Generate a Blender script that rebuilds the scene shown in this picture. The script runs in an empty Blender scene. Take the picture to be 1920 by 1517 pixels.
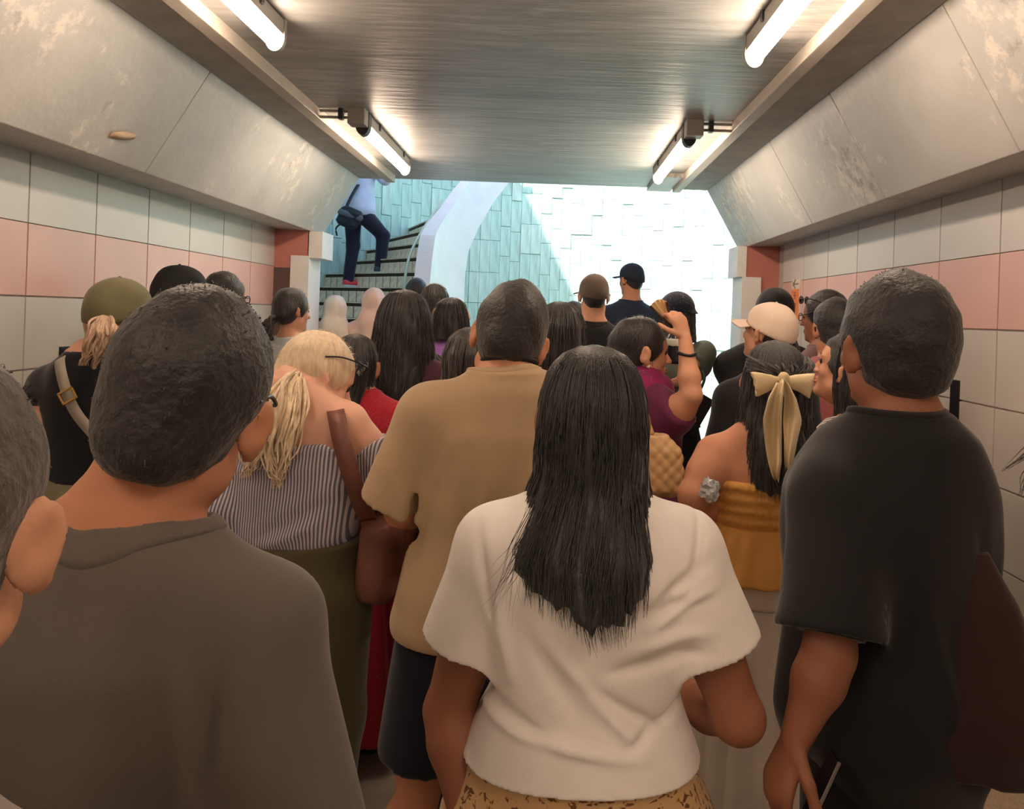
import bpy, bmesh, math, random
import numpy as np
from mathutils import Vector, Matrix
random.seed(7); RNG = np.random.default_rng(11)
C = bpy.context.scene.collection
SC = bpy.context.scene

# ---------------------------------------------------------------- camera, world, sun, exposure
EYE = 1.65; FPX = 1400.0; VX, VY = 1032.0, 590.0; ROLL = math.radians(2.0)
cam_d = bpy.data.cameras.new('camera'); cam = bpy.data.objects.new('camera', cam_d); C.objects.link(cam)
cam_d.sensor_width = 36.0; cam_d.lens = FPX / 1920 * 36
cam_d.shift_x = -(VX - 960) / 1920; cam_d.shift_y = -(758.5 - VY) / 1920
cam_d.clip_start = 0.05
cam.matrix_world = Matrix.Translation((0, 0, EYE)) @ Matrix.Rotation(math.pi / 2, 4, 'X') @ Matrix.Rotation(ROLL, 4, 'Z')
SC.camera = cam

SC.view_settings.view_transform = 'Standard'; SC.view_settings.look = 'None'
SC.view_settings.gamma = 1.0; SC.view_settings.use_curve_mapping = False
SC.view_settings.exposure = 0.12

SUN_DIR = Vector((0.40, 0.44, -0.76)).normalized()
wd = bpy.data.worlds.new('world'); SC.world = wd; wd.use_nodes = True
nt = wd.node_tree; nt.nodes.clear()
sky = nt.nodes.new('ShaderNodeTexSky'); sky.sky_type = 'NISHITA'; sky.sun_disc = False
sky.sun_elevation = math.asin(-SUN_DIR.z); sky.sun_rotation = math.atan2(-SUN_DIR.x, -SUN_DIR.y)
sky.air_density = 1.0; sky.dust_density = 2.5; sky.ozone_density = 1.5
bg = nt.nodes.new('ShaderNodeBackground'); bg.inputs['Strength'].default_value = 0.62
wo = nt.nodes.new('ShaderNodeOutputWorld')
nt.links.new(sky.outputs[0], bg.inputs[0]); nt.links.new(bg.outputs[0], wo.inputs[0])
sun_d = bpy.data.lights.new('sun_offscreen', 'SUN'); sun_d.energy = 11.0; sun_d.angle = math.radians(1.2); sun_d.color = (1.0, 0.97, 0.92)
sun = bpy.data.objects.new('sun_offscreen', sun_d); C.objects.link(sun)
sun.rotation_euler = SUN_DIR.to_track_quat('-Z', 'Y').to_euler()
TUBE_POWER = 46.0

# ---------------------------------------------------------------- pixel helper (directions only; distance comes from what a thing stands on)
CR, SR = math.cos(ROLL), math.sin(ROLL)
def at(px, py, D):
    dx, dy = px - VX, py - VY
    u = dx * CR + dy * SR; v = -dx * SR + dy * CR
    return Vector((u * D / FPX, D, EYE - v * D / FPX))

# ---------------------------------------------------------------- colour and materials
def S(r, g, b):
    f = lambda c: (c / 12.92 if c <= .04045 else ((c + .055) / 1.055) ** 2.4)
    return (f(r / 255), f(g / 255), f(b / 255), 1)
MATS = {}
def mat(name, col, rough=.7, var=.08, vscale=6.0, bump=0.0, bscale=60.0, stretch=(1, 1, 1), spec=.4, metal=0.0, col2=None, sheen=0.0, emit=None, distort=0.0, coat=0.0):
    if name in MATS: return MATS[name]
    m = bpy.data.materials.new(name); m.use_nodes = True; MATS[name] = m
    n = m.node_tree.nodes; l = m.node_tree.links; b = n['Principled BSDF']
    b.inputs['Roughness'].default_value = rough; b.inputs['Metallic'].default_value = metal
    b.inputs['Specular IOR Level'].default_value = spec
    if sheen: b.inputs['Sheen Weight'].default_value = sheen; b.inputs['Sheen Roughness'].default_value = .4
    if coat: b.inputs['Coat Weight'].default_value = coat; b.inputs['Coat Roughness'].default_value = .15
    tc = n.new('ShaderNodeTexCoord'); mp = n.new('ShaderNodeMapping'); mp.inputs['Scale'].default_value = stretch
    l.new(tc.outputs['Object'], mp.inputs['Vector'])
    nz = n.new('ShaderNodeTexNoise'); nz.inputs['Scale'].default_value = vscale; nz.inputs['Detail'].default_value = 5
    nz.inputs['Distortion'].default_value = distort
    l.new(mp.outputs[0], nz.inputs['Vector'])
    rp = n.new('ShaderNodeValToRGB'); rp.color_ramp.elements[0].position = .3; rp.color_ramp.elements[1].position = .7
    c = col[:3]
    lo = tuple(max(0, x * (1 - var)) for x in c) + (1,); hi = tuple(min(1, x * (1 + var)) for x in c) + (1,)
    if col2: lo = col2
    rp.color_ramp.elements[0].color = lo; rp.color_ramp.elements[1].color = hi
    l.new(nz.outputs[0], rp.inputs[0]); l.new(rp.outputs[0], b.inputs['Base Color'])
    if bump:
        n2 = n.new('ShaderNodeTexNoise'); n2.inputs['Scale'].default_value = bscale; n2.inputs['Detail'].default_value = 3
        l.new(mp.outputs[0], n2.inputs['Vector'])
        bp = n.new('ShaderNodeBump'); bp.inputs['Strength'].default_value = bump; bp.inputs['Distance'].default_value = .01
        l.new(n2.outputs[0], bp.inputs['Height']); l.new(bp.outputs[0], b.inputs['Normal'])
    if emit:
        b.inputs['Emission Color'].default_value = emit[0]; b.inputs['Emission Strength'].default_value = emit[1]
    return m
def nodes_of(m): return m.node_tree.nodes, m.node_tree.links, m.node_tree.nodes['Principled BSDF']

# ---------------------------------------------------------------- object helpers
def tag(o, label=None, cat=None, group=None, kind=None):
    if label: o['label'] = label
    if cat: o['category'] = cat
    if group: o['group'] = group
    if kind: o['kind'] = kind
    return o
def link(name, me, m=None, parent=None, loc=None):
    o = bpy.data.objects.new(name, me); C.objects.link(o)
    if m is not None and me is not None and not me.materials: me.materials.append(m)
    if parent is not None: o.parent = parent
    if loc is not None: o.location = loc
    return o
def empty(name, loc, rz=0.0):
    o = bpy.data.objects.new(name, None); C.objects.link(o); o.location = loc; o.rotation_euler = (0, 0, rz)
    o.empty_display_size = .1
    return o
def mesh_np(name, v, quads=None, tris=None, smooth=True):
    me = bpy.data.meshes.new(name)
    v = np.asarray(v, np.float32); nq = 0 if quads is None else len(quads); ntr = 0 if tris is None else len(tris)
    me.vertices.add(len(v)); me.vertices.foreach_set('co', v.ravel())
    loops = []
    if nq: loops.append(np.asarray(quads, np.int32).ravel())
    if ntr: loops.append(np.asarray(tris, np.int32).ravel())
    lp = np.concatenate(loops) if loops else np.zeros(0, np.int32)
    me.loops.add(len(lp)); me.loops.foreach_set('vertex_index', lp)
    me.polygons.add(nq + ntr)
    st = np.concatenate([np.arange(nq) * 4, nq * 4 + np.arange(ntr) * 3]).astype(np.int32)
    me.polygons.foreach_set('loop_start', st)
    if smooth: me.polygons.foreach_set('use_smooth', np.ones(nq + ntr, bool))
    me.update(calc_edges=True); me.validate()
    return me
def bm_mesh(bm, name, smooth=False):
    me = bpy.data.meshes.new(name); bmesh.ops.recalc_face_normals(bm, faces=bm.faces); bm.to_mesh(me); bm.free()
    if smooth:
        for p in me.polygons: p.use_smooth = True
    return me
def box_bm(bm, lo, hi, bevel=0.0, M=None):
    r = bmesh.ops.create_cube(bm, size=1.0)
    vs = r['verts']
    for v in vs:
        v.co = Vector(((lo[i] + hi[i]) / 2 + v.co[i] * (hi[i] - lo[i]) for i in range(3)))
    if bevel:
        es = list({e for v in vs for e in v.link_edges})
        rb = bmesh.ops.bevel(bm, geom=es, offset=bevel, segments=2, affect='EDGES', profile=.6)
        vs = list({v for f in rb['faces'] for v in f.verts} | {v for v in vs if v.is_valid})
    if M is not None: bmesh.ops.transform(bm, matrix=M, verts=[v for v in vs if v.is_valid])
def box(name, lo, hi, m, parent=None, bevel=0.0):
    c = [(lo[i] + hi[i]) / 2 for i in range(3)]
    bm = bmesh.new(); box_bm(bm, [lo[i] - c[i] for i in range(3)], [hi[i] - c[i] for i in range(3)], bevel)
    return link(name, bm_mesh(bm, name), m, parent, c)
def prism(name, poly_xz, y0, y1, m, parent=None):
    bm = bmesh.new()
    a = [bm.verts.new((x, y0, z)) for x, z in poly_xz]; b = [bm.verts.new((x, y1, z)) for x, z in poly_xz]
    n = len(a); bm.faces.new(a); bm.faces.new(b[::-1])
    for i in range(n): bm.faces.new((a[i], b[i], b[(i + 1) % n], a[(i + 1) % n]))
    return link(name, bm_mesh(bm, name), m, parent)
def tube_np(paths, radii, sides=6):
    """paths: list of (n,3); radii: list of (n,) -> verts, quads"""
    V = []; Q = []; base = 0
    for P, R in zip(paths, radii):
        P = np.asarray(P, float); n = len(P)
        T = np.gradient(P, axis=0); T /= np.linalg.norm(T, axis=1)[:, None] + 1e-9
        ref = np.array([0, 0, 1.0]) if abs(T[0, 2]) < .8 else np.array([1.0, 0, 0])
        A = np.cross(T, ref); A /= np.linalg.norm(A, axis=1)[:, None] + 1e-9; B = np.cross(T, A)
        th = np.arange(sides) * 2 * math.pi / sides
        R = np.broadcast_to(np.asarray(R, float), (n,))
        ring = P[:, None, :] + R[:, None, None] * (np.cos(th)[None, :, None] * A[:, None, :] + np.sin(th)[None, :, None] * B[:, None, :])
        V.append(ring.reshape(-1, 3))
        i = np.arange(n - 1)[:, None] * sides; j = np.arange(sides)[None, :]; j2 = (j + 1) % sides
        Q.append((np.stack([i + j, i + j2, i + sides + j2, i + sides + j], -1).reshape(-1, 4) + base)[:, ::-1])
        for e in (0, n - 1):
            r = base + e * sides
            if sides == 4: Q.append(np.array([[r, r + 1, r + 2, r + 3]]))
            elif sides == 6: Q.append(np.array([[r, r + 1, r + 2, r + 3], [r, r + 3, r + 4, r + 5]]))
        base += n * sides
    return np.concatenate(V), np.concatenate(Q)
def spline(pts, n=24):
    """Catmull-Rom through points"""
    P = np.asarray([list(p) for p in pts], float)
    if len(P) == 2: return P[0] + (P[1] - P[0]) * np.linspace(0, 1, n)[:, None]
    E = np.vstack([2 * P[0] - P[1], P, 2 * P[-1] - P[-2]])
    ts = np.linspace(0, len(P) - 1 - 1e-6, n); out = []
    for t in ts:
        i = int(t); f = t - i; p0, p1, p2, p3 = E[i], E[i + 1], E[i + 2], E[i + 3]
        out.append(.5 * ((2 * p1) + (-p0 + p2) * f + (2 * p0 - 5 * p1 + 4 * p2 - p3) * f * f + (-p0 + 3 * p1 - 3 * p2 + p3) * f ** 3))
    return np.array(out)
def tube(name, pts, r, m, parent=None, n=24, sides=6):
    P = spline(pts, n); R = np.interp(np.linspace(0, 1, n), np.linspace(0, 1, len(r)), r) if hasattr(r, '__len__') else r
    v, q = tube_np([P], [R], sides)
    return link(name, mesh_np(name, v, q), m, parent)

# ================================================================ THE TUNNEL
XL, XR = -2.14, 1.74           # tiled walls
SLX, SRX = -1.85, 1.49         # lower edges of the sloping panels
TLX, TRX = -1.555, 1.207       # upper edges, at the ceiling
ZS, ZC = EYE + .575, EYE + 1.05
Y0, YE = -6.4, 6.0

m_paint = mat('grey_gloss_paint', S(175, 175, 172), .42, .10, 3.0, .25, 22, (1, 1, 1), .5)
def scuff(m, c, scale, thr, stretch):
    n, l, b = nodes_of(m); src = b.inputs['Base Color'].links[0].from_socket; tc = n.new('ShaderNodeTexCoord')
    mp = n.new('ShaderNodeMapping'); mp.inputs['Scale'].default_value = stretch; l.new(tc.outputs['Object'], mp.inputs['Vector'])
    a = n.new('ShaderNodeTexNoise'); a.inputs['Scale'].default_value = scale; a.inputs['Detail'].default_value = 8; a.inputs['Roughness'].default_value = .7; l.new(mp.outputs[0], a.inputs['Vector'])
    d = n.new('ShaderNodeTexNoise'); d.inputs['Scale'].default_value = 1.3; d.inputs['Detail'].default_value = 2; l.new(tc.outputs['Object'], d.inputs['Vector'])
    mu = n.new('ShaderNodeMath'); mu.operation = 'MULTIPLY'; l.new(a.outputs[0], mu.inputs[0]); l.new(d.outputs[0], mu.inputs[1])
    r = n.new('ShaderNodeValToRGB'); r.color_ramp.elements[0].position = thr; r.color_ramp.elements[1].position = thr + .05; r.color_ramp.elements[0].color = (0, 0, 0, 1); r.color_ramp.elements[1].color = (.6, .6, .6, 1)
    l.new(mu.outputs[0], r.inputs[0]); x = n.new('ShaderNodeMixRGB'); l.new(r.outputs[0], x.inputs[0]); l.new(src, x.inputs[1]); x.inputs[2].default_value = c; l.new(x.outputs[0], b.inputs['Base Color'])
scuff(m_paint, S(214, 208, 196), 7, .30, (2.5, 1.6, .8)); scuff(m_paint, S(132, 126, 118), 12, .345, (1, 1, 1))
m_ceiling = mat('brushed_grey_ceiling_paint', S(164, 164, 161), .38, .22, 3.0, .35, 9, (.35, 3.2, 1), .5, distort=1.2)
scuff(m_ceiling, S(142, 142, 139), 5, .28, (.5, 2.2, 1)); scuff(m_ceiling, S(190, 190, 186), 9, .33, (.35, 2.6, 1))
m_tile_w = mat('white_glazed_tile', S(190, 188, 183), .3, .03, 2, .03, 8, spec=.5)
m_tile_p = mat('salmon_glazed_tile', S(204, 164, 156), .3, .06, 2, .03, 8, spec=.5)
m_tile_b = mat('cream_glazed_tile', S(190, 186, 178), .33, .04, 2, .03, 8, spec=.5)
m_grout = mat('grout', S(170, 165, 158), .9, .1, 20)
m_salmon = mat('salmon_paint', S(190, 122, 112), .6, .08, 4, .1, 30)
m_brown = mat('brown_paint', S(98, 78, 74), .6, .08, 4, .1, 30)
m_white = mat('white_paint', S(225, 226, 224), .5, .05, 5, .1, 30)
m_floor = mat('dull_floor_tile', S(150, 140, 128), .35, .15, 9, .1, 40)
m_ledge = mat('speckled_beige_terrazzo', S(214, 190, 160), .5, .16, 90, .05, 60)
m_trunk = mat('trunking_paint', S(190, 182, 170), .5, .08, 6, .1, 40)
m_dark = mat('black_plastic', S(22, 22, 30), .4, .1, 20)
m_housing = mat('lamp_housing_grey', S(150, 148, 142), .45, .06, 10)
m_darkgrey = mat('lamp_end_dark_grey', S(48, 50, 52), .5, .1, 20)
m_conc = mat('concrete', S(165, 168, 160), .85, .12, 3, .3, 30)

fl = link('floor', None) if False else box('floor', (-2.4, Y0, -.2), (2.0, YE, 0), m_grout)
tag(fl, kind='structure')
# floor tiles (60 cm) each its own piece
bm = bmesh.new(); box_bm(bm, (-.297, -.297, -.01), (.297, .297, .006), .003); ft_me = bm_mesh(bm, 'floor_tile')
ft_me.materials.append(m_floor)
for i in range(6):
    for j in range(0, 10):
        x = -1.84 + .6 * i; y = .3 + .6 * j
        if x > 1.45 or y > 5.8: continue
        o = link('tile', ft_me, None, fl, (x - fl.location.x, y - fl.location.y, -fl.location.z))
ob = box('floor_outside', (-4.2, YE, -.2), (4.4, 12, 0), mat('pale_paving', S(205, 208, 200), .7, .08, 5, .1, 40)); tag(ob, kind='structure')
ob = box('trim_1', (1.50, Y0, 0), (XR, YE - .2, .05), m_ledge, None, .008); tag(ob, kind='structure')
ob = box('trim_2', (XL, Y0, 0), (XL + .22, YE - .2, .05), m_ledge, None, .008); tag(ob, kind='structure')

def wall(side, X, sgn, ycol, mats_row):
    w = box('wall_' + side, (min(X, X - sgn * .16), Y0, 0), (max(X, X - sgn * .16), YE - .28, ZC + .2), m_grout)
    tag(w, kind='structure')
    zr = [EYE - 1.5 + .3 * k for k in range(6)] + [EYE + .3]
    g = .0035; cache = {}
    for r in range(len(zr)):
        z0 = zr[r]; z1 = zr[r] + .3 if r < len(zr) - 1 else ZS + .012
        key = r == len(zr) - 1
        bm = bmesh.new(); hw = .225 - g; hz = (z1 - z0) / 2 - g * (0 if key else 1)
        box_bm(bm, (-.006, -hw, -hz), (.006, hw, hz), .002)
        base = bm_mesh(bm, 'wall_tile')
        variants = {}
        for k in range(-4, 12):
            yc = ycol + .45 * k + .225
            if yc + .2 > YE - .25 or yc < .3: continue
            m = mats_row(r, k)
            if m.name not in variants:
                me = base.copy(); me.materials.append(m); variants[m.name] = me
            o = link('tile', variants[m.name], None, w, (X + sgn * .004 - w.location.x, yc - w.location.y, (z0 + z1) / 2 - w.location.z))
    # skirting tile band under the lowest row
    return w
def rowL(r, k):
    if r == 6: return m_tile_w
    if r == 5: return m_tile_p
    return m_tile_b
def rowR(r, k):
    if r == 6: return m_tile_w
    if r == 5: return m_tile_p
    return m_tile_b
wl = wall('left', XL, 1, 3.03, rowL)
wr = wall('right', XR, -1, 2.89, rowR)
ob = box('baseboard_left', (XL - .01, Y0, .045), (XL + .012, YE - .28, EYE - 1.5), m_brown); tag(ob, kind='structure')
ob = box('baseboard_right', (XR - .012, Y0, .045), (XR + .01, YE - .28, EYE - 1.5), m_brown); tag(ob, kind='structure')

# ceiling slab: cast bays with a fine joint between them
ce = box('ceiling', (-2.5, Y0, ZC + .02), (2.1, YE, ZC + .30), m_conc); tag(ce, kind='structure')
for a, b in ((Y0, -2.2), (-2.2, 2.0), (2.0, 4.02), (4.02, YE + .01)):
    o = box('panel', (TLX - .02, a + .002, ZC), (TRX + .02, b - .002, ZC + .05), m_ceiling)
    o.parent = ce; o.location = o.location - ce.location
# sloping haunch panels
for side, poly in (('left', [(TLX, ZC + .02), (SLX, ZS), (XL - .05, ZS + .012), (XL - .05, ZC + .06), (TLX, ZC + .06)]),
                   ('right', [(TRX, ZC + .02), (TRX, ZC + .06), (XR + .05, ZC + .06), (XR + .05, ZS + .012), (SRX, ZS)])):
    root = empty('beam_' + side, (0, 0, 0)); tag(root, kind='structure')
    seams = [Y0, -3.0, -1.4, .45, 1.45, 2.4, 3.37, 4.3, 5.25, YE] if side == 'right' else [Y0, -3.0, .45, 3.37, YE]
    for a, b in zip(seams[:-1], seams[1:]):
        o = prism('panel', poly, a + .002, b - .002, m_paint, root)
        bv = o.modifiers.new('bevel', 'BEVEL'); bv.width = .004; bv.segments = 2
    # cement joint behind the seams
    pj = [(x + (.012 if side == 'left' and x < -1.8 else 0), z + .012) for x, z in poly]
    prism('joint', [(x * 1.0 + (-.01 if side == 'left' else .01), z + .01) for x, z in poly], Y0, YE - .01, m_conc, root)
# cable trunking along both ceiling corners
for n_, (a, b) in enumerate(((-1.325, -1.258), (.925, .985))):
    t = box('trim_%d' % (3 + n_), (a, Y0, ZC - .055), (b, YE - .12, ZC + .01), m_trunk, None, .004); tag(t, kind='structure')
# shallow plaster step between trunking and haunch
for n_, (a, b) in enumerate(((TLX - .01, -1.325), (.985, TRX + .01))):
    t = box('trim_%d' % (5 + n_), (a, Y0, ZC - .012), (b, YE - .02, ZC + .01), mat('rough_plaster', S(168, 166, 160), .8, .12, 8, .5, 25)); tag(t, kind='structure')
bb = box('beam_end', (.74, YE - .62, ZC - .03), (.925, YE, ZC + .01), m_paint); tag(bb, kind='structure')

# pilasters where the tunnel ends
def pil(name, x0, x1, y0, y1, z0, z1, m):
    o = box(name, (min(x0, x1), y0, z0), (max(x0, x1), y1, z1), m); tag(o, kind='structure'); return o
pl = pil('pillar_left', XL - .1, -1.868, 5.72, YE, EYE + .29, ZS + .01, m_salmon)
pil('pillar_left_base', XL - .1, -2.0, 5.72, YE, 0, EYE + .29, m_brown)
pil('pillar_left_post', -2.0, -1.86, 5.71, YE, 0, EYE + .385, m_white)
pil('pillar_left_cap', -1.875, -1.765, 5.72, YE, EYE + .37, ZS, m_white)
pr = pil('pillar_right', XR + .1, 1.478, 5.72, YE, EYE - .2, ZS + .01, m_salmon)
pil('pillar_right_base', XR + .1, 1.60, 5.72, YE, 0, EYE - .2, m_brown)
pil('pillar_right_post', 1.60, 1.455, 5.70, YE, 0, EYE + .34, m_white)
pil('pillar_right_cap', 1.485, 1.415, 5.71, YE, EYE + .34, ZS, m_white)

# lamps: six-footers in pairs along the tunnel (those behind the camera light the crowd)
m_tube = mat('lit_diffuser', S(255, 250, 238), .4, 0, emit=((1.0, .75, .56, 1), TUBE_POWER))
def lamp(x, y0, label, side, detail=True):
    off = '_offscreen' if y0 + 1.2 < 1.0 else ''
    r = empty('batten_lamp' + off, (x, y0, ZC)); tag(r, label, 'lamp', 'ceiling batten lamps')
    bm = bmesh.new(); box_bm(bm, (-.032, 0, -.062), (.032, 1.2, -.002), .006); link('housing', bm_mesh(bm, 'housing'), m_housing, r)
    n = 14; prof = [(-.031, -.06)] + [(.031 * math.sin(t), -.066 - .046 * math.cos(t)) for t in np.linspace(-1.45, 1.45, n)] + [(.031, -.06)]
    bm = bmesh.new()
    a = [bm.verts.new((x_, .03, z_)) for x_, z_ in prof]; b = [bm.verts.new((x_, 1.172, z_)) for x_, z_ in prof]
    for i in range(len(a) - 1): bm.faces.new((a[i], b[i], b[i + 1], a[i + 1]))
    bm.faces.new(a); bm.faces.new(b[::-1])
    link('diffuser' + off, bm_mesh(bm, 'diffuser', False), m_tube, r)
    for e, (ya, yb, mm) in enumerate(((-.012, .045, m_darkgrey), (1.165, 1.185, m_housing))):
        bm = bmesh.new(); pf = [(-.036, -.0)] + [(.036 * math.sin(t), -.07 - .05 * math.cos(t)) for t in np.linspace(-1.5, 1.5, n)] + [(.036, 0)]
        a = [bm.verts.new((x_, ya, z_)) for x_, z_ in pf]; b = [bm.verts.new((x_, yb, z_)) for x_, z_ in pf]
        for i in range(len(a)): bm.faces.new((a[i], b[i], b[(i + 1) % len(a)], a[(i + 1) % len(a)]))
        bm.faces.new(a); bm.faces.new(b[::-1]); link('end_cap', bm_mesh(bm, 'end_cap'), mm, r)
    s = -1 if side == 'left' else 1
    for q in (.25, .95):
        bm = bmesh.new(); box_bm(bm, (-.04, q - .012, -.035), (.04, q + .012, .004), .003); link('clip', bm_mesh(bm, 'clip'), m_darkgrey, r)
    bm = bmesh.new(); box_bm(bm, (s * .01 - .045, -.11, -.085), (s * .01 + .045, -.02, .002), .006); link('junction_box', bm_mesh(bm, 'junction_box'), m_housing, r)
    xe = (-1.258 - x) if s < 0 else (.925 - x)
    for dz in (-.012, -.045):
        tube('conduit', [(s * .05, -.065, dz), (xe, -.065, dz)], .008, m_housing, r, 4, 6)
    bm = bmesh.new(); box_bm(bm, (s * .1 - .012, -.085, -.056), (s * .1 + .012, -.045, .002), .003); link('saddle', bm_mesh(bm, 'saddle'), m_darkgrey, r)
    return r
for k, y in enumerate((-5.72, -3.29, -.86, 1.57, 4.02)):
    for side, x in (('left', -1.045), ('right', .715)):
        where = ['at the closed end of the tunnel', 'second from the closed end', 'over the last of the queue', 'over the middle of the crowd', 'beside the stair mouth'][k]
        wall_ = 'olive-cap side' if side == 'left' else 'orange-sign side'
        lamp(x, y, 'lit batten lamp %s, %s' % (where, wall_), side)

# black plates on the tiles, sign, peeling flake
def plate(X, sgn, y, z0, z1, w, label):
    o = box('wall_plate', (min(X, X + sgn * .016), y - w / 2, z0), (max(X, X + sgn * .016), y + w / 2, z1), m_dark, None, .003)
    tag(o, label, 'wall plate', 'black plates on the tiled walls'); return o
plate(XR, -1, 3.17, EYE - .413, EYE - .217, .068, 'plain narrow black plate on cream tiles, at shoulder height of black-shirted man')
pb = plate(XR, -1, 2.93, EYE - .825, EYE - .618, .072, 'narrow black plate with a scuffed silver top, low on the cream tiles')
bm = bmesh.new()
for k in range(9):
    a = random.uniform(-.026, .02); b = random.uniform(.03, .08); s = random.uniform(.006, .014)
    box_bm(bm, (-.0175, a - s / 2, b - s), (-.0155, a + s, b + s * 1.2), .0008, None)
link('silver_scuff', bm_mesh(bm, 'silver_scuff'), mat('scuffed_silver', S(190, 196, 196), .3, .2, 60, metal=.6), pb, (.008, 0, 0))
plate(XL, 1, 3.28, EYE - .413, EYE - .214, .068, 'narrow black plate on the wall behind the woman in the olive cap')
sg = empty('wall_sign', (XR - .005, 5.27, EYE + .03)); tag(sg, 'tall narrow orange notice with an arrow, fixed to the tiled wall by the pillar', 'sign')
def sbox(name, lo, hi, m, bev=0):
    bm = bmesh.new(); box_bm(bm, lo, hi, bev); return link(name, bm_mesh(bm, name), m, sg)
sbox('board', (-.012, -.09, -.02), (0, .09, .28), mat('sign_white', S(216, 200, 184), .5, .05), .003)
sbox('orange_panel', (-.016, -.078, -.01), (-.010, .078, .21), mat('sign_orange', S(226, 132, 70), .5, .06), .002)
mi = mat('sign_ink', S(120, 62, 36), .6, .05); mg = mat('sign_grey', S(128, 116, 112), .6, .05)
sbox('arrow_shaft', (-.0145, -.055, .241), (-.011, .055, .251), mg)
bm = bmesh.new()
for s_ in (-1, 1):
    M = Matrix.Translation((-.0128, .04, .246)) @ Matrix.Rotation(s_ * .75, 4, 'X')
    box_bm(bm, (-.002, -.045, -.005), (.002, .018, .005), 0, M)
link('arrow_head', bm_mesh(bm, 'arrow_head'), mg, sg)
for k, strokes in enumerate([[(0, .02, .05, .005), (0, 0, .05, .005), (0, -.02, .05, .005), (0, 0, .006, .024)], [(-.02, 0, .006, .024), (.02, 0, .006, .024), (0, .01, .04, .005), (0, -.018, .05, .005)], [(0, .02, .04, .005), (0, -.004, .006, .026), (0, -.02, .052, .005)]]):
    bm = bmesh.new()
    for cy, cz, w_, h_ in strokes: box_bm(bm, (-.0185, cy - w_ / 2, .165 - .065 * k + cz - h_ / 2), (-.0155, cy + w_ / 2, .165 - .065 * k + cz + h_ / 2))
    link('lettering', bm_mesh(bm, 'lettering'), mi, sg)
# peeled paint flake on the sloping panel
n_sl = Vector((ZC + .02 - ZS, 0, -(TLX - SLX))).normalized()
def on_slope(y, t, off): return Vector((SLX + (TLX - SLX) * t, y, ZS + (ZC + .02 - ZS) * t)) + n_sl * off
bm = bmesh.new(); rows = []
for i in range(9):
    s = i / 8; w = .020 * math.sin(math.pi * min(1, s * .85 + .1))
    rows.append([bm.verts.new(on_slope(3.0 + .15 * s, .17 + .05 * s - w, .003)), bm.verts.new(on_slope(3.0 + .15 * s, .20 + .05 * s, .022 * math.sin(math.pi * s) + .006)), bm.verts.new(on_slope(3.0 + .15 * s, .20 + .05 * s + w, .010))])
for i in range(8):
    for j in range(2): bm.faces.new((rows[i][j], rows[i + 1][j], rows[i + 1][j + 1], rows[i][j + 1]))
o = link('paint_flake', bm_mesh(bm, 'paint_flake', True), mat('bare_board', S(196, 172, 146), .8, .15)); so = o.modifiers.new('s', 'SOLIDIFY'); so.thickness = .003
tag(o, 'curled tan flake of paint peeling off the sloping wall panel', 'paint flake')

# ================================================================ THE STAIRWELL
WC = Vector((.18, 7.15)); RO, RI = 3.5, 1.5
def ring(r, phi, z):   # phi: 0 = tunnel's left-hand side, turning clockwise to the back
    a = math.radians(phi); return Vector((WC.x - r * math.cos(a), WC.y + r * math.sin(a), z))
m_stone = mat('sea_green_stone', S(172, 200, 188), .8, .2, 6, 1.0, 22, (1.5, 1.5, .35))
m_stone2 = mat('sea_green_stone_pale', S(184, 206, 194), .8, .2, 6, 1.0, 22, (1.5, 1.5, .35))
m_stonej = mat('stone_joint', S(158, 186, 174), .85, .12, 4, .3, 30)
m_plain = mat('painted_green_render', S(172, 200, 190), .75, .12, 4, .5, 20)
def arc_wall(name, r0, r1, ph0, ph1, z0f, z1f, m, n=48, parent=None):
    bm = bmesh.new(); prev = None
    for i in range(n + 1):
        ph = ph0 + (ph1 - ph0) * i / n; z0 = z0f(ph) if callable(z0f) else z0f; z1 = z1f(ph) if callable(z1f) else z1f
        q = [bm.verts.new(ring(r0, ph, z0)), bm.verts.new(ring(r1, ph, z0)), bm.verts.new(ring(r1, ph, z1)), bm.verts.new(ring(r0, ph, z1))]
        if prev:
            for a in range(4): bm.faces.new((prev[a], prev[(a + 1) % 4], q[(a + 1) % 4], q[a]))
        else: bm.faces.new(q)
        prev = q
    bm.faces.new(prev[::-1])
    return link(name, bm_mesh(bm, name), m, parent)
wb = arc_wall('wall_back', RO, RO + .3, -19.5, 199.5, -.1, 4.0, m_stonej, 72); tag(wb, kind='structure')
# stone strips, each its own piece
sizes = []
W_ST, ROWS = .145, [(1.25, 1.62), (1.62, 2.05), (2.05, 2.5), (2.5, 2.92), (2.92, 3.36), (3.36, 3.8)]
cnt = 0; dphi = math.degrees(W_ST / RO)
st_cache = {}
for c_ in range(46):
    ph = 26 + c_ * dphi; off = random.choice((-.12, 0, .1, -.05, .16))
    for r_, (z0, z1) in enumerate(ROWS):
        z0 += off if r_ else 0; z1 += off if r_ < 5 else 0
        key = (round(z1 - z0, 2), random.randint(0, 2))
        if key not in st_cache:
            bm = bmesh.new(); h = (z1 - z0) / 2 - .002; hw = W_ST / 2 - .0015
            box_bm(bm, (-.03, -hw, -h), (.016 + .006 * key[1], hw, h), .006)
            me = bm_mesh(bm, 'stone'); me.materials.append(m_stone if key[1] < 2 else m_stone2); st_cache[key] = me
        p = ring(RO, ph, (z0 + z1) / 2)
        o = link('stone', st_cache[key], None, wb, p); o.rotation_euler = (0, 0, math.radians(-ph)); cnt += 1
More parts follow.
